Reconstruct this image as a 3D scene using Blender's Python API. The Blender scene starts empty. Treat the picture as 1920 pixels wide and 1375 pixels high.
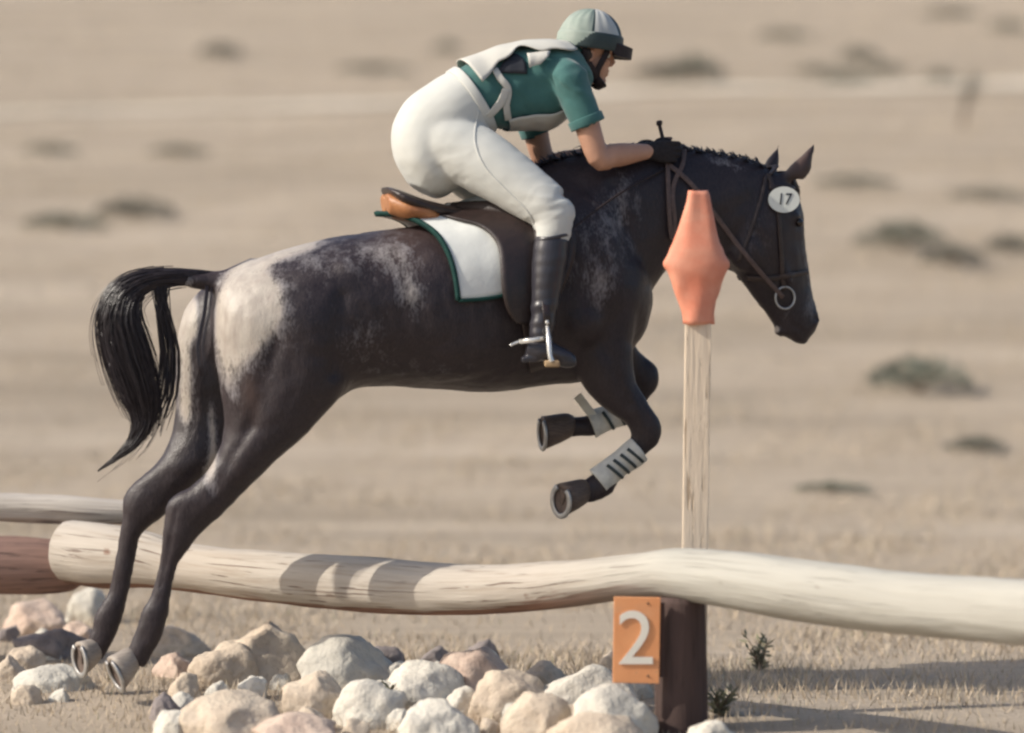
import bpy, bmesh, math, random
import numpy as np
from mathutils import Vector, Matrix, noise
from mathutils.bvhtree import BVHTree

random.seed(7)
rng = np.random.default_rng(7)
S = bpy.context.scene
COL = S.collection
V = Vector

# ------------------------------------------------------------------ camera, sky, sun, exposure
CAM_H, DIST, FPX, HORIZ = 1.6, 12.0, 6000.0, 500.0      # 112 mm lens, 12 m away, eye height 1.6 m
cam_d = bpy.data.cameras.new('camera')
cam = bpy.data.objects.new('camera', cam_d)
COL.objects.link(cam)
cam.location = (0, -DIST, CAM_H)
cam.rotation_euler = (math.radians(90), 0, 0)
cam_d.sensor_width = 36
cam_d.lens = FPX / 1920 * 36
cam_d.shift_y = -(687.5 - HORIZ) / 1920
cam_d.clip_end = 3000
cam_d.dof.use_dof = True
cam_d.dof.focus_distance = 12.05
cam_d.dof.aperture_fstop = 0.95
S.camera = cam

SUN_DIR = V((-0.80, -0.17, 0.60)).normalized()           # towards the sun
el = math.asin(SUN_DIR.z)
az = math.atan2(SUN_DIR.x, SUN_DIR.y)
world = bpy.data.worlds.new('World')
S.world = world
world.use_nodes = True
wn = world.node_tree.nodes
wl = world.node_tree.links
sky = wn.new('ShaderNodeTexSky')
sky.sky_type = 'NISHITA'
sky.sun_disc = False
sky.sun_elevation = el
sky.sun_rotation = az
sky.dust_density = 3.0
sky.ozone_density = 1.0
wl.new(sky.outputs[0], wn['Background'].inputs[0])
wn['Background'].inputs[1].default_value = 0.15
sun_d = bpy.data.lights.new('sun', 'SUN')
sun_d.energy = 4.1
sun_d.angle = math.radians(0.6)
sun_d.color = (1.0, 0.93, 0.82)
sun = bpy.data.objects.new('sun', sun_d)
COL.objects.link(sun)
sun.location = (-10, -8, 20)
sun.rotation_euler = SUN_DIR.to_track_quat('Z', 'Y').to_euler()
S.view_settings.view_transform = 'Standard'
S.view_settings.look = 'None'
S.view_settings.gamma = 1
S.view_settings.exposure = 0.10
S.view_settings.use_curve_mapping = False
S.render.engine = 'CYCLES'
S.cycles.filter_width = 2.5
S.cycles.use_denoising = True

# ------------------------------------------------------------------ helpers: space
CAMV = V((0, -DIST, CAM_H))

def P(px, py, y=0.0):
    """the point at depth y that the photograph shows at (px, py)"""
    D = DIST + y
    return V(((px - 960) * D / FPX, y, CAM_H + (HORIZ - py) * D / FPX))

def unP(co):
    D = DIST + co[:, 1]
    return 960 + co[:, 0] * FPX / D, HORIZ - (co[:, 2] - CAM_H) * FPX / D

def yaw(px):
    """depth of the horse's middle plane (it heads a little away from the camera)"""
    return (px - 750) * 0.0004

HEAD_DIR = V((1, 0.2, 0)).normalized()
LAT = V((HEAD_DIR.y, -HEAD_DIR.x, 0))                    # towards the near (right) side of horse and rider

def mirror(p):
    """reflect across the horse's middle plane"""
    o = V(((750 - 960) * DIST / FPX, 0, 0))
    d = (p - o).dot(LAT)
    return p - 2 * d * LAT

def ground_z(x, y):
    z = -0.07 * max(0.0, -0.15 - y) if y < 0 else 0.0
    if y < -1.6:
        z = -0.07 * 1.45
    t = y - 8.0
    z += 0.16 * (math.log1p(math.exp(min(t * 0.5, 50))) / 0.5 if t * 0.5 < 50 else t)
    z += 0.02 * noise.noise(V((x * 0.7, y * 0.7, 3.1))) + 0.10 * noise.noise(V((x * 0.11, y * 0.11, 7.7))) * min(1, max(0, (y - 2) / 6))
    return z

def on_ground(px, py):
    """where the sight line through (px, py) meets the ground"""
    D = 8.0
    for i in range(900):
        y = D - DIST
        p = P(px, py, y)
        if p.z <= ground_z(p.x, p.y):
            return V((p.x, p.y, ground_z(p.x, p.y)))
        D += 0.04 if D < 20 else 0.12
    return P(px, py, D - DIST)

# ------------------------------------------------------------------ helpers: objects
def tag(o, label=None, cat=None, group=None, kind=None):
    for k, v in (('label', label), ('category', cat), ('group', group), ('kind', kind)):
        if v:
            o[k] = v
    return o

def empty(name, loc, label, cat, group=None):
    o = bpy.data.objects.new(name, None)
    o.empty_display_size = 0.2
    o.location = loc
    COL.objects.link(o)
    return tag(o, label, cat, group)

def wloc(o):
    m = Matrix.Translation(o.location)
    while o.parent:
        o = o.parent
        m = Matrix.Translation(o.location) @ m
    return m.translation.copy()

def link(name, me, material=None, parent=None, smooth=True, origin=None):
    """me is in world coordinates; the object gets its own origin"""
    o = bpy.data.objects.new(name, me)
    if material is not None:
        if isinstance(material, (list, tuple)):
            for m in material:
                me.materials.append(m)
        else:
            me.materials.append(material)
    if origin is None:
        n = len(me.vertices)
        co = np.empty(n * 3, np.float32)
        me.vertices.foreach_get('co', co)
        co = co.reshape(-1, 3)
        lo, hi = co.min(0), co.max(0)
        origin = V(((lo[0] + hi[0]) / 2, (lo[1] + hi[1]) / 2, lo[2]))
    if not me.get('local'):
        me.transform(Matrix.Translation(-origin))
        me['local'] = 1
    if smooth:
        me.polygons.foreach_set('use_smooth', [True] * len(me.polygons))
    COL.objects.link(o)
    if parent is not None:
        o.parent = parent
        o.location = origin - wloc(parent)
    else:
        o.location = origin
    return o

def from_bm(bm, name='mesh'):
    me = bpy.data.meshes.new(name)
    bmesh.ops.recalc_face_normals(bm, faces=bm.faces[:])
    bm.to_mesh(me)
    bm.free()
    return me

def catmull(vals, sub):
    out = []
    n = len(vals)
    for i in range(n - 1):
        p0, p1, p2, p3 = vals[max(i - 1, 0)], vals[i], vals[i + 1], vals[min(i + 2, n - 1)]
        for k in range(sub):
            t = k / sub
            out.append(0.5 * ((2 * p1) + (p2 - p0) * t + (2 * p0 - 5 * p1 + 4 * p2 - p3) * t * t + (3 * p1 - p0 - 3 * p2 + p3) * t ** 3))
    out.append(vals[-1])
    return out

class Loft:
    """a body through elliptical sections: (A, B, half width, side direction)"""
    def __init__(self, secs, sub=5, n=28, ex=2.0):
        self.A = catmull([s[0] for s in secs], sub)
        self.B = catmull([s[1] for s in secs], sub)
        self.W = [max(0.002, w) for w in catmull([float(s[2]) for s in secs], sub)]
        self.L = catmull([(s[3] if len(s) > 3 else LAT) for s in secs], sub)
        self.sub, self.n, self.ex = sub, n, ex
    def at(self, s, th, off=0.0):
        """s in section numbers; th = 0 at A, +pi/2 towards the side direction, pi at B"""
        f = min(max(s * self.sub, 0), len(self.A) - 1.001)
        i, t = int(f), f - int(f)
        A = self.A[i].lerp(self.A[i + 1], t)
        B = self.B[i].lerp(self.B[i + 1], t)
        W = self.W[i] * (1 - t) + self.W[i + 1] * t
        L = self.L[i].lerp(self.L[i + 1], t).normalized()
        c, u = (A + B) / 2, (A - B) / 2
        e = 2 / self.ex
        cs, sn = math.cos(th), math.sin(th)
        cs = math.copysign(abs(cs) ** e, cs)
        sn = math.copysign(abs(sn) ** e, sn)
        h = u.length
        return c + u * (cs * (1 + off / max(h, 1e-4))) + L * (sn * (W + off))
    def add(self, bm):
        rings = []
        m = len(self.A)
        for i in range(m):
            rings.append([bm.verts.new(self.at(i / self.sub, 2 * math.pi * k / self.n)) for k in range(self.n)])
        for i in range(m - 1):
            for k in range(self.n):
                k2 = (k + 1) % self.n
                bm.faces.new((rings[i][k], rings[i][k2], rings[i + 1][k2], rings[i + 1][k]))
        bm.faces.new(rings[0][::-1])
        bm.faces.new(rings[-1])
        return bm

def chain(pts, rads, sub=4, n=16, bm=None, flat=1.0, side=None):
    """a round, tapering limb along points"""
    bm = bm or bmesh.new()
    C = catmull([V(p) for p in pts], sub)
    R = [max(0.0008, r) for r in catmull([float(r) for r in rads], sub)]
    rings = []
    ref = None
    for i, c in enumerate(C):
        d = (C[min(i + 1, len(C) - 1)] - C[max(i - 1, 0)])
        if d.length < 1e-6:
            d = V((0, 0, 1))
        d.normalize()
        if ref is None:
            ref = side or (V((0, 1, 0)) if abs(d.y) < 0.9 else V((1, 0, 0)))
        u = (ref - d * ref.dot(d))
        if u.length < 1e-4:
            u = d.orthogonal()
        u.normalize()
        ref = u
        v = d.cross(u)
        rings.append([bm.verts.new(c + u * (R[i] * flat * math.cos(2 * math.pi * k / n)) + v * (R[i] * math.sin(2 * math.pi * k / n))) for k in range(n)])
    for i in range(len(rings) - 1):
        for k in range(n):
            k2 = (k + 1) % n
            bm.faces.new((rings[i][k], rings[i][k2], rings[i + 1][k2], rings[i + 1][k]))
    bm.faces.new(rings[0][::-1])
    bm.faces.new(rings[-1])
    return bm

def blob(bm, c, r, rot=None, sub=3):
    m = Matrix.Translation(c) @ (rot.to_4x4() if rot else Matrix.Identity(4)) @ Matrix.Diagonal((r[0], r[1], r[2], 1))
    bmesh.ops.create_icosphere(bm, subdivisions=sub, radius=1, matrix=m)

def box(bm, c, size, rot=None, bev=0.0, seg=2):
    b = bmesh.new()
    bmesh.ops.create_cube(b, size=1, matrix=Matrix.Diagonal((size[0], size[1], size[2], 1)))
    if bev:
        bmesh.ops.bevel(b, geom=b.edges[:], offset=bev, segments=seg, affect='EDGES', profile=0.6)
    b.transform(Matrix.Translation(c) @ (rot.to_4x4() if rot else Matrix.Identity(4)))
    t = bpy.data.meshes.new('t')
    b.to_mesh(t)
    b.free()
    bm.from_mesh(t)
    bpy.data.meshes.remove(t)

def remesh(bm, voxel, smooth=4, factor=0.5):
    me = from_bm(bm)
    o = bpy.data.objects.new('t', me)
    COL.objects.link(o)
    m = o.modifiers.new('r', 'REMESH')
    m.mode = 'VOXEL'
    m.voxel_size = voxel
    if smooth:
        s = o.modifiers.new('s', 'SMOOTH')
        s.factor = factor
        s.iterations = smooth
    dg = bpy.context.evaluated_depsgraph_get()
    out = bpy.data.meshes.new_from_object(o.evaluated_get(dg))
    bpy.data.objects.remove(o)
    bpy.data.meshes.remove(me)
    return out

def solidify(me, t):
    o = bpy.data.objects.new('t', me)
    COL.objects.link(o)
    m = o.modifiers.new('s', 'SOLIDIFY')
    m.thickness = t
    m.offset = 0
    dg = bpy.context.evaluated_depsgraph_get()
    out = bpy.data.meshes.new_from_object(o.evaluated_get(dg))
    bpy.data.objects.remove(o)
    return out

def coords(me):
    co = np.empty(len(me.vertices) * 3, np.float32)
    me.vertices.foreach_get('co', co)
    return co.reshape(-1, 3)

def attr(me, name, vals):
    a = me.attributes.new(name, 'FLOAT', 'POINT')
    a.data.foreach_set('value', np.asarray(vals, np.float32))

def vattr(me, name, vals):
    a = me.attributes.new(name, 'FLOAT_VECTOR', 'POINT')
    a.data.foreach_set('vector', np.asarray(vals, np.float32).ravel())

def displace(me, fn):
    nrm = np.empty(len(me.vertices) * 3, np.float32)
    me.vertex_normals.foreach_get('vector', nrm)
    nrm = nrm.reshape(-1, 3)
    co = coords(me)
    d = np.array([fn(V(c)) for c in co], np.float32)
    me.vertices.foreach_set('co', (co + nrm * d[:, None]).ravel())
    me.update()

def bvh_of(me):
    co = [V(c) for c in coords(me)]
    return BVHTree.FromPolygons(co, [tuple(p.vertices) for p in me.polygons])

def hit(bvh, px, py, off=0.0, fallback=0.0):
    d = (P(px, py, 0) - CAMV).normalized()
    loc, n, i, t = bvh.ray_cast(CAMV, d)
    if loc is None:
        return P(px, py, fallback), -d
    if n.dot(d) > 0:
        n = -n
    return loc + n * off, n

def ribbon(pts, nrms, width, thick, bm=None, closed=False):
    """a flat strap along points, lying square to the given normals"""
    bm = bm or bmesh.new()
    n = len(pts)
    rings = []
    for i in range(n):
        if closed:
            d = pts[(i + 1) % n] - pts[i - 1]
        else:
            d = pts[min(i + 1, n - 1)] - pts[max(i - 1, 0)]
        d.normalize()
        s = d.cross(nrms[i]).normalized() * (width / 2)
        t = nrms[i].normalized() * (thick / 2)
        rings.append([bm.verts.new(pts[i] + a) for a in (s + t * .6, s * .8 + t, -s * .8 + t, -s + t * .6, -s - t, s - t)])
    for i in range(n if closed else n - 1):
        a, b = rings[i], rings[(i + 1) % n]
        for k in range(6):
            k2 = (k + 1) % 6
            bm.faces.new((a[k], a[k2], b[k2], b[k]))
    if not closed:
        bm.faces.new(rings[0][::-1])
        bm.faces.new(rings[-1])
    return bm

def grid_mesh(rows, name='mesh'):
    bm = bmesh.new()
    g = [[bm.verts.new(p) for p in r] for r in rows]
    for i in range(len(g) - 1):
        for j in range(len(g[0]) - 1):
            bm.faces.new((g[i][j], g[i][j + 1], g[i + 1][j + 1], g[i + 1][j]))
    me = bpy.data.meshes.new(name)
    bm.to_mesh(me)
    bm.free()
    return me

def text_mesh(body, size, depth, shear=0.0):
    cu = bpy.data.curves.new('text', 'FONT')
    cu.body = body
    cu.size = size
    cu.extrude = depth
    cu.shear = shear
    cu.align_x = 'CENTER'
    cu.align_y = 'CENTER'
    o = bpy.data.objects.new('t', cu)
    COL.objects.link(o)
    dg = bpy.context.evaluated_depsgraph_get()
    me = bpy.data.meshes.new_from_object(o.evaluated_get(dg))
    bpy.data.objects.remove(o)
    return me

# ------------------------------------------------------------------ helpers: materials
def rgb(c):
    return (c[0], c[1], c[2], 1)

class Mat:
    def __init__(self, name):
        self.m = bpy.data.materials.new(name)
        self.m.use_nodes = True
        self.n, self.l = self.m.node_tree.nodes, self.m.node_tree.links
        self.b = self.n['Principled BSDF']
    def new(self, t, **kw):
        x = self.n.new(t)
        for k, v in kw.items():
            setattr(x, k, v)
        return x
    def coord(self, scale=(1, 1, 1), src='Object', attrname=None):
        if attrname:
            t = self.new('ShaderNodeAttribute', attribute_name=attrname)
            out = t.outputs['Vector']
        else:
            out = self.new('ShaderNodeTexCoord').outputs[src]
        mp = self.new('ShaderNodeMapping')
        mp.inputs['Scale'].default_value = scale
        self.l.new(out, mp.inputs[0])
        return mp.outputs[0]
    def noise(self, scale, vec=None, detail=4, rough=0.55, dist=0.0):
        t = self.new('ShaderNodeTexNoise')
        t.inputs['Scale'].default_value = scale
        t.inputs['Detail'].default_value = detail
        t.inputs['Roughness'].default_value = rough
        t.inputs['Distortion'].default_value = dist
        if vec is not None:
            self.l.new(vec, t.inputs['Vector'])
        return t.outputs['Fac']
    def ramp(self, fac, stops):
        r = self.new('ShaderNodeValToRGB')
        e = r.color_ramp.elements
        while len(e) < len(stops):
            e.new(0.5)
        for i, (p, c) in enumerate(stops):
            e[i].position = p
            e[i].color = rgb(c) if not isinstance(c, (int, float)) else (c, c, c, 1)
        self.l.new(fac, r.inputs[0])
        return r.outputs[0]
    def mix(self, fac, a, b, mode='MIX'):
        x = self.new('ShaderNodeMix', data_type='RGBA', blend_type=mode)
        for sock, v in ((x.inputs[0], fac), (x.inputs[6], a), (x.inputs[7], b)):
            if isinstance(v, (int, float)):
                sock.default_value = v
            elif isinstance(v, tuple):
                sock.default_value = rgb(v)
            else:
                self.l.new(v, sock)
        return x.outputs[2]
    def math(self, op, a, b=0.0, c=None, clamp=False):
        x = self.new('ShaderNodeMath', operation=op, use_clamp=clamp)
        for i, v in enumerate((a, b) if c is None else (a, b, c)):
            if isinstance(v, (int, float)):
                x.inputs[i].default_value = v
            else:
                self.l.new(v, x.inputs[i])
        return x.outputs[0]
    def attr(self, name):
        return self.new('ShaderNodeAttribute', attribute_name=name).outputs['Fac']
    def bump(self, h, strength=0.3, dist=0.01):
        x = self.new('ShaderNodeBump')
        x.inputs['Strength'].default_value = strength
        x.inputs['Distance'].default_value = dist
        self.l.new(h, x.inputs['Height'])
        self.l.new(x.outputs[0], self.b.inputs['Normal'])
    def set(self, color=None, rough=0.6, spec=0.4, metal=0.0, sheen=0.0, coat=0.0):
        if color is not None:
            if isinstance(color, tuple):
                self.b.inputs['Base Color'].default_value = rgb(color)
            else:
                self.l.new(color, self.b.inputs['Base Color'])
        if isinstance(rough, (int, float)):
            self.b.inputs['Roughness'].default_value = rough
        else:
            self.l.new(rough, self.b.inputs['Roughness'])
        self.b.inputs['Specular IOR Level'].default_value = spec
        self.b.inputs['Metallic'].default_value = metal
        self.b.inputs['Sheen Weight'].default_value = sheen
        self.b.inputs['Coat Weight'].default_value = coat
        return self.m

def simple(name, c1, c2=None, scale=20, rough=0.6, spec=0.4, metal=0.0, bump=0.2, stretch=(1, 1, 1), sheen=0.0, bdist=0.004, coat=0.0, bscale=None):
    k = Mat(name)
    v = k.coord(stretch)
    nz = k.noise(scale, v, 5)
    c2 = c2 or tuple(x * 0.7 for x in c1)
    col = k.ramp(nz, [(0.3, c1), (0.7, c2)])
    if bump:
        k.bump(k.noise(bscale or scale * 4, v, 4), bump, bdist)
    return k.set(col, rough, spec, metal, sheen, coat)

# horse coat: dark bay-black, white and roan hair where the breed's blanket pattern has it
k = Mat('horse_coat')
vc = k.coord((1.0, 1.0, 0.35))
vi = k.coord((1, 1, 1))
n1 = k.noise(26, vc, 5, 0.6)
n2 = k.noise(150, vc, 3, 0.6)
n3 = k.noise(9, vi, 4, 0.55)
m_ = k.attr('white')
s_ = k.math('ADD', k.math('MULTIPLY', n1, 1.5), k.math('MULTIPLY', n2, 1.1))
f_ = k.math('ADD', m_, k.math('SUBTRACT', s_, 1.32))
f_ = k.math('MULTIPLY', k.math('SUBTRACT', f_, 0.32), 1.9, clamp=True)
f_ = k.math('MULTIPLY', f_, k.math('ADD', k.math('MULTIPLY', m_, 1.25), 0.0, clamp=True))
f_ = k.math('MULTIPLY', f_, k.math('GREATER_THAN', m_, 0.02))
dark = k.ramp(n3, [(0.3, (0.017, 0.012, 0.015)), (0.62, (0.025, 0.018, 0.021)), (0.85, (0.036, 0.026, 0.027))])
wht = k.ramp(n1, [(0.3, (0.47, 0.425, 0.37)), (0.7, (0.33, 0.285, 0.25))])
bl_ = k.attr('brown')
dark = k.mix(bl_, dark, (0.10, 0.062, 0.05))
dark = k.mix(k.ramp(n2, [(0.35, 0.0), (0.65, 0.5)]), dark, k.mix(0.5, dark, (0.07, 0.053, 0.056)))
wht = k.mix(k.ramp(m_, [(0.45, 0.0), (0.85, 1.0)]), (0.29, 0.275, 0.29), wht)
col = k.mix(f_, dark, wht)
k.bump(k.math('ADD', k.noise(220, vc, 3), k.math('MULTIPLY', k.noise(40, vc, 3), 1.6)), 0.35, 0.005)
HORSE = k.set(col, k.ramp(k.math('ADD', k.math('MULTIPLY', n2, .6), k.math('MULTIPLY', n3, .4)), [(0.35, 0.34), (0.65, 0.55)]), 0.34, 0, 0.0)
HAIR = simple('horse_hair', (0.022, 0.017, 0.021), (0.036, 0.029, 0.034), 60, 0.38, 0.5, bump=0.1)
HOOF = simple('hoof_horn', (0.125, 0.092, 0.074), (0.065, 0.048, 0.042), 30, 0.55, 0.35, stretch=(1, 1, 6))
HOOFPALE = simple('pale_hoof_horn', (0.36, 0.315, 0.265), (0.24, 0.20, 0.17), 30, 0.55, 0.35, stretch=(1, 1, 6))
SOLE = simple('hoof_sole', (0.16, 0.12, 0.10), (0.09, 0.07, 0.06), 40, 0.8, 0.2)
STEEL = simple('worn_steel', (0.50, 0.49, 0.47), (0.34, 0.33, 0.32), 30, 0.48, 0.5, metal=0.7, bump=0.1)
CHROME = simple('stirrup_steel', (0.78, 0.77, 0.74), (0.66, 0.65, 0.62), 20, 0.25, 0.5, metal=0.6, bump=0.05)
EYE = simple('eye_dark', (0.012, 0.008, 0.007), (0.02, 0.012, 0.01), 20, 0.08, 0.6, bump=0)
BOOTCLOTH = simple('boot_felt', (0.62, 0.61, 0.55), (0.48, 0.48, 0.45), 40, 0.85, 0.2, bump=0.4)
BOOTWHITE = simple('boot_lining', (0.62, 0.60, 0.52), (0.52, 0.50, 0.43), 30, 0.85, 0.2, bump=0.4)
BOOTTAN = simple('boot_tan', (0.46, 0.38, 0.27), (0.38, 0.31, 0.22), 30, 0.8, 0.2, bump=0.3)
STRAPDK = simple('strap_dark', (0.045, 0.06, 0.06), (0.03, 0.04, 0.045), 50, 0.55, 0.3)
LEATHER = simple('brown_leather', (0.032, 0.019, 0.017), (0.020, 0.013, 0.012), 25, 0.42, 0.45, bump=0.25, coat=0.1)
TACK = simple('bridle_leather', (0.050, 0.034, 0.030), (0.030, 0.020, 0.018), 40, 0.5, 0.4)
REIN = simple('rein_leather', (0.12, 0.082, 0.072), (0.08, 0.055, 0.05), 60, 0.6, 0.35)
TAN = simple('tan_leather', (0.42, 0.19, 0.075), (0.30, 0.12, 0.05), 18, 0.45, 0.45, bump=0.25)
BLACKL = simple('black_boot_leather', (0.024, 0.023, 0.030), (0.036, 0.034, 0.042), 12, 0.33, 0.5, bump=0.15, bdist=0.003)
GLOVE = simple('glove_knit', (0.018, 0.015, 0.017), (0.03, 0.026, 0.028), 90, 0.8, 0.25, bump=0.5, bscale=300)
SKIN = simple('skin', (0.50, 0.28, 0.19), (0.44, 0.235, 0.155), 14, 0.5, 0.35, bump=0.15, bscale=160, bdist=0.002)
RHAIR = simple('brown_hair', (0.030, 0.017, 0.013), (0.018, 0.011, 0.009), 60, 0.5, 0.4, stretch=(1, 1, 0.2))
BREECH = simple('breeches_knit', (0.56, 0.56, 0.52), (0.515, 0.52, 0.49), 6, 0.85, 0.2, bump=0.25, bscale=220, bdist=0.002, sheen=0.15)
SHIRT = simple('green_jersey', (0.058, 0.160, 0.150), (0.040, 0.120, 0.115), 8, 0.8, 0.25, bump=0.3, bscale=260, bdist=0.002, sheen=0.25)
BIB = simple('white_bib_cloth', (0.54, 0.525, 0.475), (0.48, 0.47, 0.43), 7, 0.85, 0.2, bump=0.2, bscale=120, bdist=0.003)
PRINT_SHADE = simple('black_print_and_shade', (0.02, 0.022, 0.03), (0.03, 0.032, 0.04), 30, 0.7, 0.3)  # disc numeral print, and the shade painted on the jersey
PADW = simple('white_pad_cloth', (0.72, 0.73, 0.69), (0.64, 0.65, 0.62), 9, 0.9, 0.15, bump=0.3, bscale=11, bdist=0.012)
PADG = simple('green_binding', (0.012, 0.05, 0.042), (0.008, 0.035, 0.032), 30, 0.8, 0.2)
SAGE = simple('sage_silk', (0.22, 0.275, 0.24), (0.36, 0.40, 0.355), 9, 0.7, 0.25, bump=0.2, bscale=18, bdist=0.006)
SILKW = simple('white_silk', (0.50, 0.50, 0.46), (0.40, 0.41, 0.395), 9, 0.45, 0.4, bump=0.2, bscale=18, bdist=0.006)
SILKG = simple('dark_green_silk', (0.040, 0.058, 0.058), (0.030, 0.046, 0.048), 16, 0.5, 0.35, bump=0.2)
HARNESS = simple('harness_black', (0.020, 0.014, 0.015), (0.03, 0.02, 0.021), 50, 0.6, 0.3)
DISC = simple('disc_white', (0.66, 0.67, 0.61), (0.60, 0.61, 0.56), 12, 0.4, 0.4, bump=0)
ORANGE = simple('orange_plastic', (0.66, 0.235, 0.145), (0.70, 0.30, 0.20), 7, 0.5, 0.35, bump=0.15, bscale=14, bdist=0.008, stretch=(1, 1, 0.5))
SIGNO = simple('orange_sign_paint', (0.78, 0.355, 0.16), (0.70, 0.30, 0.13), 12, 0.6, 0.3, bump=0.15)
SIGNW = simple('white_sign_paint', (0.80, 0.755, 0.66), (0.74, 0.70, 0.61), 20, 0.6, 0.3, bump=0.1)
KNOB = simple('whip_cap', (0.09, 0.06, 0.055), (0.13, 0.08, 0.07), 40, 0.5, 0.4)
TREAD = simple('tread_rubber', (0.40, 0.28, 0.16), (0.32, 0.22, 0.13), 40, 0.8, 0.2)

def worn(name, c1, c2, under):
    k = Mat(name)
    v = k.coord((1, 1, 1))
    col = k.ramp(k.noise(9, v, 4), [(0.35, c1), (0.65, c2)])
    chips = k.ramp(k.noise(34, v, 5, 0.65), [(0.30, 1.0), (0.36, 0.0)])
    col = k.mix(chips, col, under)
    col = k.mix(k.ramp(k.noise(3.0, k.coord((1, 1, 3)), 5, .6), [(0.5, 0.0), (0.75, 0.35)]), col, (0.55, 0.42, 0.30))
    k.bump(k.noise(60, v, 3), 0.2, 0.003)
    return k.set(col, 0.6, 0.3)
SIGNO = worn('orange_sign_paint', (0.78, 0.355, 0.16), (0.70, 0.30, 0.13), (0.40, 0.24, 0.14))
SIGNW = worn('white_sign_paint', (0.80, 0.755, 0.66), (0.74, 0.70, 0.61), (0.62, 0.42, 0.26))
ORANGE = worn('orange_fabric', (0.64, 0.215, 0.13), (0.70, 0.30, 0.20), (0.62, 0.24, 0.15))

# weathered wood
def wood(name, c1, c2, dark, src='tc', bark=True):
    k = Mat(name)
    if src == 'tc':
        v = k.coord((1, 14, 14), attrname='tc')
        v2 = k.coord((1, 1, 1), attrname='tc')
    else:
        v = k.coord((18, 18, 1.2))
        v2 = k.coord((1, 1, 1))
    n1 = k.noise(3.2, v, 6, 0.62, 0.25)
    n2 = k.noise(2.3, v2, 4)
    col = k.ramp(n1, [(0.30, c2), (0.50, c1), (0.66, tuple(x * 1.05 for x in c1)), (0.80, tuple(x * .72 for x in c2))])
    col = k.mix(k.ramp(n2, [(0.45, 0.0), (0.7, 0.35)]), col, c2)
    vlong = k.coord((.35, 22, 22), attrname='tc') if src == 'tc' else v
    crack = k.math('MAXIMUM', k.ramp(k.noise(4.5, v, 3, 0.5, 0.4), [(0.31, 1.0), (0.37, 0.0)]), k.ramp(k.noise(3.6, vlong, 4, 0.6, 0.3), [(0.33, 1.0), (0.38, 0.0)]))
    col = k.mix(k.math('MULTIPLY', crack, 0.7), col, dark)
    if bark:
        b = k.attr('bark')
        bn = k.math('ADD', b, k.math('MULTIPLY', k.math('SUBTRACT', k.noise(5, v, 4), 0.5), 1.2))
        bf = k.ramp(bn, [(0.38, 0.0), (0.62, 1.0)])
        barkc = k.ramp(n1, [(0.3, dark), (0.6, tuple(min(1, x * 2.2) for x in dark))])
        col = k.mix(bf, col, barkc)
        pl = k.attr('pale')
        col = k.mix(k.math('MULTIPLY', pl, 0.72), col, k.mix(n1, (0.36, 0.355, 0.32), (0.47, 0.47, 0.42)))
        g = k.attr('grey')
        gn = k.math('ADD', g, k.math('MULTIPLY', k.math('SUBTRACT', k.noise(4, v, 4), 0.5), 1.0))
        col = k.mix(k.ramp(gn, [(0.40, 0.0), (0.75, 0.85)]), col, (0.15, 0.13, 0.13))
    k.bump(k.math('ADD', n1, k.math('MULTIPLY', crack, -0.8)), 0.5, 0.012)
    return k.set(col, 0.8, 0.25)

WOOD = wood('peeled_log', (0.475, 0.425, 0.365), (0.385, 0.325, 0.265), (0.12, 0.068, 0.048))
WOODW = wood('bleached_log', (0.50, 0.455, 0.40), (0.40, 0.35, 0.31), (0.15, 0.11, 0.10))
WOODB = wood('bark_log', (0.25, 0.155, 0.125), (0.14, 0.088, 0.075), (0.06, 0.04, 0.036), bark=False)
POSTW = wood('dark_post', (0.085, 0.055, 0.048), (0.050, 0.034, 0.030), (0.028, 0.019, 0.018), bark=False)
STAKEW = wood('stake_wood', (0.70, 0.58, 0.45), (0.62, 0.505, 0.385), (0.28, 0.19, 0.12), src='Object', bark=False)

# dry ground: straw coloured grass and dust, drawn out in wind rows
k = Mat('dry_ground')
v = k.coord((0.13, 1.1, 1.1))
v1 = k.coord((1, 1, 1))
a = k.noise(1.1, v, 6, 0.6)
b = k.noise(7, v, 5, 0.6)
c = k.noise(60, v1, 5, 0.7)
base = k.ramp(a, [(0.30, (0.29, 0.24, 0.18)), (0.43, (0.42, 0.35, 0.268)), (0.56, (0.475, 0.395, 0.305)), (0.70, (0.57, 0.485, 0.385))])
base = k.mix(k.ramp(b, [(0.42, 0.0), (0.68, 0.40)]), base, (0.34, 0.28, 0.22))
d2 = k.noise(2.6, k.coord((0.16, 1.0, 1.0)), 4, 0.6)
base = k.mix(k.ramp(d2, [(0.56, 0.0), (0.70, 0.6)]), base, (0.28, 0.245, 0.20))
base = k.mix(k.ramp(c, [(0.35, 0.35), (0.6, 0.0)]), base, (0.27, 0.215, 0.165))
k.bump(k.math('ADD', c, k.math('MULTIPLY', b, 1.5)), 0.6, 0.03)
GROUND = k.set(base, 0.95, 0.1)

k = Mat('dust_path')
base = k.ramp(k.noise(2.0, k.coord((0.3, 1, 1)), 5), [(0.3, (0.56, 0.49, 0.39)), (0.7, (0.66, 0.59, 0.49))])
k.bump(k.noise(30, k.coord(), 4), 0.4, 0.02)
PATH = k.set(base, 0.95, 0.1)

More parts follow.
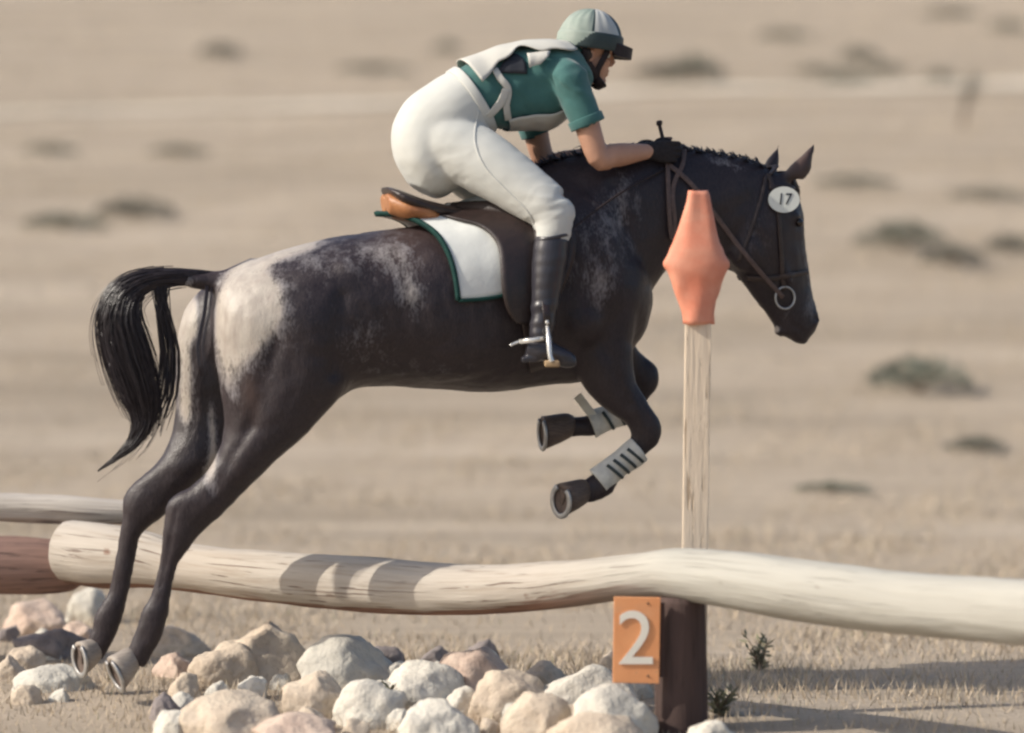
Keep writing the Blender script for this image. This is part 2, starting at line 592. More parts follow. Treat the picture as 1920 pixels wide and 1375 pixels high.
k = Mat('dry_grass')
t = k.attr('tone')
base = k.ramp(t, [(0.0, (0.30, 0.24, 0.17)), (0.35, (0.42, 0.34, 0.245)), (0.75, (0.52, 0.43, 0.325)), (0.9, (0.58, 0.50, 0.39)), (1.0, (0.30, 0.29, 0.20))])
GRASS = k.set(base, 0.8, 0.2)
k = Mat('sage_leaf')
oi = k.new('ShaderNodeObjectInfo').outputs['Random']
base = k.ramp(oi, [(0.0, (0.15, 0.145, 0.125)), (0.5, (0.17, 0.19, 0.155)), (1.0, (0.24, 0.235, 0.195))])
base = k.mix(k.ramp(k.noise(6, k.coord(), 3), [(0.4, 0.0), (0.7, 0.5)]), base, (0.28, 0.26, 0.205))
SHRUB = k.set(base, 0.8, 0.2)
STEM = simple('dry_stem', (0.12, 0.085, 0.06), (0.2, 0.15, 0.11), 30, 0.9, 0.2)
WEED = simple('weed_leaf', (0.16, 0.16, 0.10), (0.26, 0.235, 0.15), 10, 0.8, 0.2, bump=0)

def rock_mat(name, c1, c2):
    k = Mat(name)
    v = k.coord()
    n1 = k.noise(5, v, 6, 0.6)
    n2 = k.noise(38, v, 4, 0.6)
    col = k.ramp(n1, [(0.32, c2), (0.55, c1), (0.75, tuple(min(1, x * 1.15) for x in c1))])
    col = k.mix(k.ramp(n2, [(0.34, 0.35), (0.46, 0.0)]), col, tuple(x * 0.65 for x in c2))
    k.bump(k.math('ADD', n2, k.math('MULTIPLY', n1, 2)), 0.5, 0.02)
    return k.set(col, 0.88, 0.2)

ROCKS = {
    'tan': rock_mat('rock_tan', (0.56, 0.475, 0.375), (0.45, 0.365, 0.285)),
    'pink': rock_mat('rock_pink', (0.56, 0.45, 0.37), (0.47, 0.35, 0.285)),
    'white': rock_mat('rock_white', (0.62, 0.585, 0.51), (0.52, 0.48, 0.415)),
    'grey': rock_mat('rock_grey', (0.56, 0.53, 0.46), (0.48, 0.45, 0.395)),
    'dark': rock_mat('rock_dark', (0.27, 0.235, 0.225), (0.19, 0.165, 0.16)),
}

# ------------------------------------------------------------------ the ground
ys = np.concatenate([np.linspace(-22, -3, 14), np.linspace(-2.6, 4, 60), np.linspace(4.3, 60, 120), np.geomspace(62, 900, 40)])
xs = np.concatenate([-np.geomspace(400, 5.2, 26), np.linspace(-5, 5, 80), np.geomspace(5.2, 400, 26)])
bm = bmesh.new()
g = [[bm.verts.new((x, y, ground_z(x, y))) for x in xs] for y in ys]
for i in range(len(ys) - 1):
    for j in range(len(xs) - 1):
        bm.faces.new((g[i][j], g[i][j + 1], g[i + 1][j + 1], g[i + 1][j]))
me = bpy.data.meshes.new('ground')
bm.to_mesh(me)
bm.free()
o = link('ground', me, GROUND, origin=V((0, 0, 0)))
tag(o, kind='structure')

rows = []
for i in range(121):
    x = -14 + i * 28 / 120
    yc = 32.6 + 0.22 * x + 0.5 * noise.noise(V((x * 0.25, 0, 0)))
    w = 0.38 + 0.25 * noise.noise(V((x * 0.6, 5, 0)))
    rows.append([V((x, yc + q * w, ground_z(x, yc + q * w) + 0.03)) for q in (-1, -.5, 0, .5, 1)])
me = grid_mesh(rows)
o = link('path', me, PATH)
tag(o, kind='structure')

# ------------------------------------------------------------------ dry grass
N = 230000
u = rng.random(N)
D = 10.3 * (62 / 10.3) ** u
gx = (rng.random(N) - 0.5) * (0.36 * D + 1.0)
gy = D - DIST
clump = np.sin(gx * 1.7 + 1.3 * np.sin(gy * 0.9)) * np.sin(gy * 2.3 + np.sin(gx * 1.1)) + 0.6 * np.sin(gx * 5.1 + gy * 3.7) * np.sin(gy * 6.3 - gx * 2.2)
keep = rng.random(N) < np.clip(0.45 + 0.45 * clump, 0.06, 1.0)
gx, gy, D, clump = gx[keep], gy[keep], D[keep], clump[keep]
N = len(gx)
gz = np.array([ground_z(a, b) for a, b in zip(gx, gy)])
h = (0.014 + 0.036 * rng.random(N)) * (1 + 0.35 * np.clip(clump, -1, 1)) * (0.8 + 0.012 * D)
ang = rng.random(N) * 2 * np.pi
w = 0.0015 + 0.0009 * rng.random(N) + 0.00012 * D
lean = h * (0.25 + 0.8 * rng.random(N))
la = rng.random(N) * 2 * np.pi
v = np.empty((N, 3, 3), np.float32)
dx, dy = np.cos(ang) * w, np.sin(ang) * w
v[:, 0] = np.stack([gx - dx, gy - dy, gz - 0.01], 1)
v[:, 1] = np.stack([gx + dx, gy + dy, gz - 0.01], 1)
v[:, 2] = np.stack([gx + np.cos(la) * lean, gy + np.sin(la) * lean, gz + h], 1)
me = bpy.data.meshes.new('grass')
me.vertices.add(N * 3)
me.vertices.foreach_set('co', v.ravel())
me.loops.add(N * 3)
me.loops.foreach_set('vertex_index', np.arange(N * 3, dtype=np.int32))
me.polygons.add(N)
me.polygons.foreach_set('loop_start', np.arange(0, N * 3, 3, dtype=np.int32))
me.polygons.foreach_set('loop_total', np.full(N, 3, dtype=np.int32))
me.update()
tone = np.clip(0.55 + 0.25 * rng.standard_normal(N) * 0.7 + 0.12 * clump, 0, 0.95)
tone[rng.random(N) < 0.02] = 1.0
attr(me, 'tone', np.repeat(tone, 3))
o = link('grass', me, GRASS, smooth=False, origin=V((0, 0, 0)))
tag(o, 'thin straw coloured dry grass scattered over the ground and hillside', 'grass', kind='stuff')

# ------------------------------------------------------------------ sagebrush on the hillside
def shrub_meshes(seed):
    r = random.Random(seed)
    bm = bmesh.new()
    for i in range(620):
        a = r.random() * 2 * math.pi
        rad = r.random() ** 0.6 * 0.5
        top = 0.62 * math.sqrt(max(0.02, 1 - (rad / 0.52) ** 2)) * (0.75 + 0.4 * noise.noise(V((math.cos(a) * 2, math.sin(a) * 2, seed))))
        z = top * (r.random() ** 0.45)
        c = V((math.cos(a) * rad, math.sin(a) * rad, z + 0.02))
        d = (c + V((0, 0, 0.1)) + V((r.uniform(-.3, .3), r.uniform(-.3, .3), r.uniform(0, .4)))).normalized()
        s = d.orthogonal().normalized()
        s.rotate(Matrix.Rotation(r.random() * 6.28, 3, d))
        L, W = r.uniform(0.06, 0.13), r.uniform(0.012, 0.028)
        p = [c - s * W * .4, c + d * L * .5 - s * W, c + d * L, c + d * L * .5 + s * W]
        bm.faces.new([bm.verts.new(q) for q in p])
    leaf = bpy.data.meshes.new('foliage')
    bm.to_mesh(leaf)
    bm.free()
    bm = bmesh.new()
    for i in range(9):
        a = r.random() * 6.28
        chain([(0, 0, -.03), (math.cos(a) * .12, math.sin(a) * .12, .15), (math.cos(a) * .3, math.sin(a) * .3, r.uniform(.25, .45))], [.014, .009, .003], 2, 5, bm)
    stem = from_bm(bm)
    for m_, mt in ((leaf, SHRUB), (stem, STEM)):
        m_.materials.append(mt)
        m_['local'] = 1
    return leaf, stem

def bare_stalks(seed):
    r = random.Random(seed)
    bm = bmesh.new()
    bl = bmesh.new()
    for i in range(7):
        tx = 0.25 + r.uniform(-.18, .2)
        top = r.uniform(0.8, 1.15)
        pts = [V((r.uniform(-.05, .05), r.uniform(-.05, .05), -.03)), V((tx * .4, r.uniform(-.05, .05), top * .5)), V((tx, r.uniform(-.08, .08), top))]
        chain(pts, [.012, .009, .004], 3, 5, bm)
        for q in range(26):
            t = r.uniform(.35, 1)
            c = pts[1].lerp(pts[2], (t - .35) / .65)
            d = V((r.uniform(-1, 1), r.uniform(-1, 1), r.uniform(-.2, .8))).normalized()
            s = d.orthogonal().normalized() * .018
            L = r.uniform(.05, .1)
            bl.faces.new([bl.verts.new(x) for x in (c, c + d * L * .5 - s, c + d * L, c + d * L * .5 + s)])
    leaf = bpy.data.meshes.new('foliage')
    bl.to_mesh(leaf)
    bl.free()
    stem = from_bm(bm)
    for m_, mt in ((leaf, SHRUB), (stem, STEM)):
        m_.materials.append(mt)
        m_['local'] = 1
    return leaf, stem

VAR = [shrub_meshes(i) for i in range(4)]
STALK = bare_stalks(3)
# centre px, base row, width in px, height in px, label
shrubs = [
    (412, 108, 62, 34, 'grey-green sagebrush alone high on the hillside at upper left of the rider'),
    (838, 98, 44, 24, 'small dull sagebrush high on the slope just behind the rider\'s back'),
    (700, 138, 110, 20, 'low flat brown bush on the slope left of the rider\'s shoulders'),
    (1240, 150, 90, 36, 'left and paler half of the bush pair just right of the helmet visor'),
    (1302, 152, 84, 58, 'dark rounded sagebrush right of the helmet visor, above the pale track'),
    (1612, 118, 62, 34, 'dark sagebrush clump high on the slope above the horse\'s ears'),
    (1590, 158, 70, 30, 'light grey-green bush just below the dark clump above the ears'),
    (1528, 142, 64, 22, 'low grey bush left of the clump above the horse\'s ears'),
    (1762, 152, 50, 26, 'compact dark bush beside the tall leaning stalks'),
    (1660, 140, 60, 22, 'small faint bush between the dark clump and the compact dark bush'),
    (1470, 74, 80, 20, 'low bush near the top edge right of the helmet'),
    (1780, 32, 90, 20, 'low dark bush at the very top right of the hillside'),
    (1890, 60, 60, 26, 'grey bush high up by the right edge of the slope'),
    (1600, 352, 120, 24, 'long flat brown bush level with the horse\'s forehead'),
    (1850, 374, 110, 26, 'flat brown bush by the right edge level with the horse\'s face'),
    (1690, 470, 130, 64, 'broad green sagebrush in front of the horse\'s nose'),
    (1785, 500, 90, 50, 'grey-green sagebrush right of the broad one before the horse\'s nose'),
    (1895, 475, 80, 40, 'faint green bush cut by the right edge beyond the horse\'s nose'),
    (1722, 736, 150, 78, 'large dark sagebrush on the flat to the right of the marker stake'),
    (1830, 850, 90, 36, 'thin faint bush low at right, between the large dark bush and the log'),
    (1560, 926, 110, 24, 'low dry bush just above the log right of the marker stake'),
    (252, 410, 120, 44, 'pale grey-green sagebrush on the slope above the horse\'s tail'),
    (118, 432, 120, 36, 'blue-grey low bush at the left edge above the horse\'s tail'),
    (335, 292, 90, 22, 'flat grey bush left of the rider at hip height'),
    (92, 290, 80, 22, 'flat grey bush at the left edge level with the rider\'s hips'),
    (560, 512, 70, 18, 'small dry bush showing just above the horse\'s croup'),
]
for i, (px, py, wpx, hpx, lab) in enumerate(shrubs):
    p = on_ground(px, py)
    D_ = p.y + DIST
    leaf, stem = VAR[i % 4]
    o = empty('sagebrush', p, lab, 'bush', 'sagebrush dotted over the dry hillside')
    W = wpx * D_ / FPX
    H = hpx * D_ / FPX
    o.scale = (W * 1.25, min(W, 1.0), H / 0.66)
    o.rotation_euler.z = 0
    for nm, m_ in (('foliage', leaf), ('stem', stem)):
        c = bpy.data.objects.new(nm, m_)
        COL.objects.link(c)
        c.parent = o
p = on_ground(1802, 240)
D_ = p.y + DIST
o = empty('tall_weed', p, 'tall dark leaning weed stalks on the slope at upper right', 'weed')
sc = 100 * D_ / FPX / 1.0
o.scale = (sc, sc, sc)
for nm, m_ in (('foliage', STALK[0]), ('stem', STALK[1])):
    c = bpy.data.objects.new(nm, m_)
    COL.objects.link(c)
    c.parent = o

# ------------------------------------------------------------------ the jump: logs, post, stones
def ylog(px):
    return 0.55 - (px - 280) * 0.0013

def log(name, pts, yfn, material, label, bark_or_dark_fn=None, greyfn=None, hwk=1.0, seed=0, endmat=None):
    """pts: (px, top row, bottom row)"""
    secs = []
    for px, a, b in pts:
        y = yfn(px)
        A, B = P(px, a, y), P(px, b, y)
        secs.append((A, B, (A - B).length / 2 * hwk))
    lat = (P(pts[0][0], 1000, yfn(pts[0][0])) - P(pts[-1][0], 1000, yfn(pts[-1][0])))
    lat = V((lat.y, -lat.x, 0)).normalized()
    if lat.y > 0:
        lat = -lat
    secs = [(a, b, w, lat) for a, b, w in secs]
    L = Loft(secs, 14, 36)
    bm = bmesh.new()
    m = len(L.A)
    rings, tc, bark, grey, pale = [], [], [], [], []
    length = 0
    prev = None
    for i in range(m):
        c = (L.A[i] + L.B[i]) / 2
        if prev is not None:
            length += (c - prev).length
        prev = c
        ring = []
        px = 960 + c.x * FPX / (DIST + c.y)
        for k2 in range(36):
            th = 2 * math.pi * k2 / 36
            d = 0.006 * noise.noise(V((length * 1.6, math.cos(th) * .8, math.sin(th) * .8 + seed))) + 0.0045 * noise.noise(V((length * 5, math.cos(th) * 2.5, math.sin(th) * 2.5 + seed))) + 0.003 * noise.noise(V((length * 3, math.cos(th) * 7, math.sin(th) * 7 + seed)))
            ring.append(bm.verts.new(L.at(i / L.sub, th, d)))
            tc.append((length, math.cos(th) * 0.1, math.sin(th) * 0.1 + seed))
            row = (1 - math.cos(th)) / 2
            side = math.sin(th)
            bark.append(bark_or_dark_fn(px, row, side) if bark_or_dark_fn else 0)
            grey.append(greyfn(px, row, side) if greyfn else 0)
            pale.append(min(1, max(0, (px - 1020) / 260)) if bark_or_dark_fn is bark_main else 0)
        rings.append(ring)
    for i in range(m - 1):
        for k2 in range(36):
            k3 = (k2 + 1) % 36
            bm.faces.new((rings[i][k2], rings[i][k3], rings[i + 1][k3], rings[i + 1][k2]))
    # sawn ends, slightly chamfered
    for ring, s, outd in ((rings[0], 0, -1), (rings[-1], (m - 1) / L.sub, 1)):
        c = sum((q.co for q in ring), V()) / 36
        ax = (rings[1][0].co - rings[0][0].co).normalized() * outd
        prevr = ring
        for fr in (0.94, 0.6, 0.25):
            nr = []
            for q in ring:
                nr.append(bm.verts.new(c + (q.co - c) * fr + ax * (0.006 if fr > .9 else 0.008 + 0.002 * math.sin(fr * 20))))
                tc.append((fr * 3, (q.co - c).x * fr, (q.co - c).z * fr))
                bark.append(0)
                grey.append(0)
                pale.append(0)
            for k2 in range(36):
                k3 = (k2 + 1) % 36
                bm.faces.new((prevr[k2], prevr[k3], nr[k3], nr[k2]))
            prevr = nr
        bm.faces.new(prevr)
    me = from_bm(bm)
    vattr(me, 'tc', tc)
    attr(me, 'bark', bark)
    attr(me, 'grey', grey)
    attr(me, 'pale', pale)
    return link(name, me, material)

def g(x, c, r):
    return math.exp(-((x - c) / r) ** 2)

def bark_main(px, row, side):
    v = 0
    lowb = max(0, (row - 0.80) / 0.2)
    if px < 1260:
        v = lowb * 0.95 + max(0, (row - 0.55) / 0.2) * 0.55 * g(px, 1120, 160)
    else:
        v = 0.5 * max(0, (row - .93) / .07) + lowb * .15
    for kx, kr, ks in ((236, .35, 9), (455, .55, 10), (610, .30, 8), (905, .45, 10), (1010, .62, 8), (1380, .5, 9), (1560, .34, 11), (1760, .6, 9), (1850, .3, 8)):
        v += 0.62 * g(px, kx, ks) * g(row, kr, .07) * (side > 0)
    v += 0.9 * g(px, 1175, 45) * max(0, (row - 0.55) * 2)
    if px < 1150:
        v += .55 * max(0, noise.noise(V((px * .011, row * 3.2, 4.4))) - .22) * (side > -.3)
    return min(1, v)

def grey_main(px, row, side):
    return 0.0 * g(px, 775, 42) * (0.75 + 0.25 * row) + 0.18 * g(px, 420, 100) * row

o = log('log_rail', [(132, 976, 1094), (150, 978, 1097), (200, 984, 1104), (280, 1000, 1102), (350, 1020, 1110), (500, 1032, 1131), (700, 1046, 1148), (860, 1058, 1152),
                 (1000, 1056, 1146), (1100, 1048, 1133), (1200, 1036, 1123), (1270, 1028, 1124), (1400, 1036, 1146), (1550, 1055, 1172), (1700, 1074, 1192), (1920, 1088, 1210), (2120, 1096, 1224), (2300, 1100, 1236)],
        ylog, WOOD, '', bark_main, grey_main)
tag(o, 'long crooked peeled log laid across as the jump rail, resting on the dark post', 'log')

def dark_low(px, row, side):  # darker towards the log's underside
    return max(0, (row - .75) / .25) * .8

def grey_up(px, row, side):
    return 0.9 * g(px, 100, 40) * max(0, (row - .45) * 2)  # shade on the underside, painted as a dark grey patch

o = log('log_rail', [(-260, 920, 968), (-100, 924, 975), (60, 927, 980), (160, 932, 985), (230, 938, 984), (262, 942, 982)], lambda px: 0.95, WOODW, '', dark_low, grey_up, seed=4)
tag(o, 'thin pale upper log at far left, ending behind the horse\'s hind leg', 'log')
o = log('bark_log', [(-260, 1000, 1112), (-80, 1003, 1116), (60, 1008, 1114), (128, 1018, 1108), (150, 1030, 1098)], lambda px: 0.84, WOODB, '', seed=9)
tag(o, 'thick reddish brown log with bark, below the thin pale log at far left', 'log')

# dark bark post under the rail
yp = ylog(1275) + 0.01
pb = P(1277, 1375, yp)
zb = ground_z(pb.x, pb.y) - 0.15
ztop = P(1277, 1119, yp).z
bm = bmesh.new()
rings, tc = [], []
for i in range(26):
    t = i / 25
    z = zb + (ztop - zb) * t
    ring = []
    for k2 in range(30):
        th = 2 * math.pi * k2 / 30
        r = 0.086 * (1.12 - 0.14 * t) * (1 + 0.07 * noise.noise(V((math.cos(th) * 3, math.sin(th) * 3, z * 1.2))) + 0.04 * noise.noise(V((math.cos(th) * 9, math.sin(th) * 9, z * 3))))
        ring.append(bm.verts.new((pb.x + r * math.cos(th), pb.y + r * math.sin(th), z)))
        tc.append((z, math.cos(th) * .1, math.sin(th) * .1))
    rings.append(ring)
for i in range(25):
    for k2 in range(30):
        bm.faces.new((rings[i][k2], rings[i][(k2 + 1) % 30], rings[i + 1][(k2 + 1) % 30], rings[i + 1][k2]))
bm.faces.new(rings[-1])
me = from_bm(bm)
vattr(me, 'tc', tc)
o = link('support_post', me, POSTW)
tag(o, 'dark upright bark post that holds up the log rail', 'post')

# number board on the post
ysg = yp - 0.105
sroot = empty('number_sign', P(1193, 1280, ysg), 'orange board with a white number 2 fixed to the dark post under the log', 'sign')
bm = bmesh.new()
a, b = P(1150, 1120, ysg), P(1237, 1281, ysg)
rot = Matrix.Rotation(math.radians(1.0), 3, 'Y')
box(bm, (a + b) / 2, (b.x - a.x, 0.018, a.z - b.z), rot, 0.002)
link('board', from_bm(bm), SIGNO, sroot, smooth=False)
tm = text_mesh('2', 0.27, 0.0015)
tm.transform(Matrix.Translation(P(1192, 1202, ysg - 0.0125)) @ Matrix.Rotation(math.radians(90), 4, 'X') @ Matrix.Diagonal((1.02, 1, 1, 1)))
link('numeral', tm, SIGNW, sroot, smooth=False)
for q in ((1215, 1132), (1215, 1268)):
    bm = bmesh.new()
    blob(bm, P(q[0], q[1], ysg - 0.010), (.004, .003, .004), sub=2)
    link('nail', from_bm(bm), TACK, sroot)
bm = bmesh.new()
box(bm, P(1222, 1200, yp - 0.088), (0.09, 0.016, 0.26), None, 0.002)
link('backing_batten', from_bm(bm), POSTW, sroot, smooth=False)

# marker stake with its orange flag cover
yf = -0.52
pb = P(1308, 1320, yf)
zb = ground_z(pb.x, yf) - 0.05
mroot = empty('marker_stake', V((pb.x, yf, zb)), 'tall pale wooden stake topped with an orange kite-shaped flag, in front of the horse\'s neck', 'marker')
ztop = P(1308, 480, yf).z
bm = bmesh.new()
box(bm, V((P(1304.5, 850, yf).x, yf, (zb + ztop) / 2)), (0.092, 0.035, ztop - zb), Matrix.Rotation(math.radians(0.75), 3, 'Y'), 0.003)
link('stake', from_bm(bm), STAKEW, mroot, smooth=False)
fl = [(1290, 1326, 358, .022), (1281, 1335, 392, .03), (1266, 1348, 440, .036), (1252, 1361, 476, .042), (1243, 1369, 496, .044), (1250, 1361, 512, .042), (1262, 1350, 540, .036), (1275, 1342, 575, .036), (1279, 1341, 608, .034)]
L = Loft([(P(a, r, yf), P(b, r + 1, yf), w, V((0, -1, 0))) for a, b, r, w in fl], 3, 28, 2.3)
bm = bmesh.new()
L.add(bm)
me = from_bm(bm)
displace(me, lambda c: 0.010 * noise.noise(V((c.x * 22, c.y * 10, c.z * 5))) + 0.004 * noise.noise(c * 30))
link('flag', me, ORANGE, mroot)

# stones piled along the foot of the jump
def stone(px, top, base, wpx, tone, label, seed):
    p = on_ground(px, base)
    D_ = p.y + DIST
    W = wpx * 1.12 * D_ / FPX
    H = (base - top) * D_ / FPX
    bm = bmesh.new()
    bmesh.ops.create_icosphere(bm, subdivisions=4, radius=1)
    rs = random.Random(seed * 13)
    cuts = []
    for i in range(9):
        cn = V((rs.uniform(-1, 1), rs.uniform(-1, 1), rs.uniform(-.3, 1))).normalized()
        cuts.append((cn, rs.uniform(.68, .90)))
    for v_ in bm.verts:
        c = v_.co.copy()
        for cn, cd in cuts:
            e = c.dot(cn) - cd
            if e > 0:
                c -= cn * (e * .86)
        n = v_.co.normalized()
        f = 1 + 0.16 * noise.noise(n * 1.3 + V((seed * 3.1, 0, 0))) + 0.10 * noise.noise(n * 3.1 + V((0, seed * 1.7, 0))) + 0.035 * noise.noise(n * 8 + V((seed, 0, 0))) + .02 * noise.noise(n * 19 + V((0, 0, seed)))
        c = c * f
        if c.z < -.55:
            c.z = -.55 + (c.z + .55) * .2
        v_.co = c
    zs = [v_.co.z for v_ in bm.verts]
    xs_ = [v_.co.x for v_ in bm.verts]
    lo, hi = min(zs), max(zs)
    xr = max(xs_) - min(xs_)
    for v_ in bm.verts:
        v_.co = V((v_.co.x * W / xr, v_.co.y * W * 0.40, (v_.co.z - lo) / (hi - lo) * (H + 0.05) - 0.05))
    bm.transform(Matrix.Translation(p))
    o = link('stone', from_bm(bm), ROCKS[tone])
    return tag(o, label, 'stone', 'stones piled along the foot of the jump')

stones = [
    (490, 1168, 1278, 165, 'tan', 'tallest pinkish tan stone, peaked, right of the horse\'s hind hooves'),
    (648, 1188, 1290, 170, 'grey', 'big pale grey stone with a light top, second peak from the left'),
    (725, 1212, 1262, 66, 'dark', 'small dark stone at the right shoulder of the big pale grey stone'),
    (898, 1215, 1308, 150, 'pink', 'rounded tan-pink stone in the middle of the pile under the log'),
    (790, 1240, 1322, 160, 'white', 'broad white stone left of the rounded tan-pink middle stone'),
    (815, 1212, 1258, 56, 'dark', 'small dark stone peeping out left of the rounded tan-pink stone'),
    (908, 1200, 1240, 60, 'dark', 'small dark stone behind the top of the rounded tan-pink stone'),
    (590, 1262, 1345, 120, 'tan', 'round tan stone below the gap between the two tallest stones'),
    (690, 1276, 1360, 130, 'white', 'whitish stone below the big pale grey stone'),
    (420, 1204, 1285, 120, 'tan', 'low tan stone leaning on the left foot of the tallest stone'),
    (330, 1172, 1226, 130, 'tan', 'flat tan stone furthest back on the left, behind the hind hooves'),
    (430, 1298, 1385, 180, 'tan', 'wide tan stone at the bottom edge, lower left of the pile'),
    (310, 1300, 1350, 60, 'dark', 'small dark stone on bare dust at bottom left, below the hooves'),
    (820, 1312, 1392, 140, 'white', 'white stone at the bottom edge below the middle of the pile'),
    (960, 1256, 1345, 150, 'tan', 'tan stone just right of and below the rounded tan-pink stone'),
    (1095, 1246, 1335, 190, 'white', 'long whitish stone at the right end of the pile, left of the number board'),
    (1150, 1282, 1390, 150, 'white', 'pale stone in front of the foot of the number board'),
    (1005, 1300, 1385, 130, 'tan', 'tan stone at the bottom edge between the middle and right end of the pile'),
    (560, 1340, 1402, 150, 'pink', 'pinkish stone cut by the bottom edge under the round tan stone'),
    (1120, 1336, 1402, 170, 'tan', 'low tan stone cut by the bottom edge left of the dark post'),
    (1330, 1350, 1402, 90, 'white', 'small white stone at the right foot of the dark post'),
    (95, 1178, 1232, 130, 'dark', 'dark flat stone at the left edge below the bark log'),
    (100, 1246, 1292, 140, 'grey', 'grey flat stone at the left edge, lowest of the stack there'),
    (170, 1102, 1168, 84, 'grey', 'pale green-grey stone tucked under the end of the long peeled log'),
    (70, 1122, 1190, 110, 'pink', 'pinkish stone under the bark log at the left edge'),
    (40, 1212, 1262, 80, 'tan', 'tan stone at far left between the dark and the grey flat stones'),
]
for i, s in enumerate(stones):
    stone(*s, i + 1)
SHORT = ['tallest pinkish tan stone', 'big pale grey stone', '', 'rounded tan-pink stone', 'broad white stone', '', '', 'round tan stone', 'whitish stone', 'low tan stone', 'flat tan stone',
         'wide tan stone', '', 'bottom white stone', 'tan stone in the middle', 'long whitish stone', 'pale stone under the number board', 'bottom tan stone', 'bottom pinkish stone', '', '', 'dark flat stone', 'grey flat stone', '', 'pinkish stone by the bark log', '']
TONE = {'tan': 'tan', 'white': 'whitish', 'pink': 'pinkish', 'grey': 'grey', 'dark': 'dark'}
rs_ = random.Random(21)
small, used = [], set()
def fill(n, x0, x1, y0, y1, w0, w1, tones, sd):
    k_ = 0
    for t_ in range(n * 40):
        if k_ >= n:
            break
        bx, by, wv = rs_.uniform(x0, x1), rs_.uniform(y0, y1), rs_.uniform(w0, w1)
        if any(abs(bx - a) < (wv + c) * .55 and abs(by - b) < 30 for a, b, c in small):
            continue
        best, side_ = None, ''
        ok = True
        for (px, top, base, wpx, tn, lb, *_), sh in zip(stones, SHORT):
            if abs(bx - px) < wpx * .42 and -4 < base - by < 26:      # would sit inside a big stone
                ok = False
            if abs(bx - px) < wpx * .45 and by < base and by - wv * .7 > top:
                ok = False                                            # wholly hidden behind a big stone
            if sh:
                e = math.hypot(bx - px, (by - base) * 1.5)
                if best is None or e < best:
                    best, near_, side_ = e, sh, ('in front of' if by > base + 12 else ('left of' if bx < px else 'right of'))
        if not ok:
            continue
        tone = rs_.choice(tones)
        lab = 'small %s stone just %s the %s' % (TONE[tone], side_, near_)
        if lab in used:
            continue
        used.add(lab)
        small.append((bx, by, wv))
        stone(bx, by - wv * rs_.uniform(.55, .8), by, wv, tone, lab, sd + k_)
        k_ += 1
fill(40, 320, 1215, 1262, 1392, 40, 84, ['tan', 'white', 'pink', 'grey'], 60)
fill(7, 8, 150, 1190, 1335, 34, 66, ['tan', 'dark', 'pink', 'grey'], 120)

# weeds at the foot of the post
def weed(px, base, hpx, label, seed, nl=34):
    r = random.Random(seed)
    p = on_ground(px, base)
    H = hpx * (p.y + DIST) / FPX
    root = empty('weed', p, label, 'weed', 'weeds growing among stones and post')
    bs, bl = bmesh.new(), bmesh.new()
    for i in range(9):
        a = r.random() * 6.28
        h_ = H * r.uniform(.5, 1)
        q = [p + V((0, 0, -.02)), p + V((math.cos(a) * h_ * .2, math.sin(a) * h_ * .2, h_ * .55)), p + V((math.cos(a) * h_ * .55, math.sin(a) * h_ * .55, h_))]
        chain(q, [.004, .003, .0012], 3, 5, bs)
        for j in range(nl // 3):
            t = r.uniform(.15, 1)
            c = q[0].lerp(q[1], t * 2) if t < .5 else q[1].lerp(q[2], t * 2 - 1)
            d = V((r.uniform(-1, 1), r.uniform(-1, 1), r.uniform(-.1, 1))).normalized()
            s = d.orthogonal().normalized() * r.uniform(.004, .009)
            LL = r.uniform(.025, .06)
            bl.faces.new([bl.verts.new(x) for x in (c, c + d * LL * .5 - s, c + d * LL, c + d * LL * .5 + s)])
    link('stalk', from_bm(bs), STEM, root)
    me = bpy.data.meshes.new('leaf')
    bl.to_mesh(me)
    bl.free()
    link('leafage', me, WEED, root, smooth=False)

weed(1425, 1258, 62, 'dry weed behind the foot of the dark post, under the pale part of the log', 1)
weed(1350, 1345, 46, 'low dark weed close to the right foot of the dark post', 2)
weed(715, 1345, 60, 'green weed growing between the white stones of the pile', 3)
weed(985, 1375, 60, 'dry weed at the bottom edge in front of the stone pile', 4)

# ------------------------------------------------------------------ the horse
HR = empty('horse', P(750, 1300, 0), 'dark roan horse with white rump patches jumping to the right', 'horse')

def YP(px, py, dy=0.0):
    return P(px, py, yaw(px) + dy)

def secs(rows, dy=None):
    out = []
    for r in rows:
        (ax, ay), (bx, by), w = r[:3]
        if len(r) > 3:
            y = r[3]
            out.append((P(ax, ay, y), P(bx, by, y), w, LAT))
        else:
            m = (ax + bx) / 2
            out.append((YP(ax, ay), YP(bx, by), w, LAT))
    return out

TRUNK = Loft(secs([
    ((405, 535), (398, 640), .13), ((430, 512), (425, 720), .20), ((495, 482), (500, 765), .255), ((565, 460), (590, 770), .285),
    ((635, 444), (660, 730), .285), ((700, 434), (720, 724), .29), ((780, 424), (800, 729), .305), ((860, 412), (890, 736), .30),
    ((925, 388), (960, 733), .285), ((975, 345), (1035, 722), .255), ((1040, 320), (1095, 716), .245), ((1100, 345), (1155, 680), .225),
    ((1150, 390), (1200, 635), .18), ((1180, 440), (1221, 570), .10)]), 5, 36, 2.15)
NECK = Loft(secs([
    ((990, 318), (1130, 640), .19), ((1070, 293), (1195, 590), .165), ((1160, 279), (1228, 535), .14), ((1240, 277), (1262, 497), .115),
    ((1320, 284), (1318, 484), .10), ((1390, 297), (1362, 488), .09), ((1440, 315), (1405, 470), .075)]), 5, 28)
HY = 0.30
HLAT = V((0.42, -0.9, 0)).normalized()
HFW = V((0.9, 0.42, 0)).normalized()

def hp(px, py):
    """head: depth grows towards the face, it is turned a little further away"""
    return P(px, py, HY - 0.02 + (px - 1440) * 0.0009)

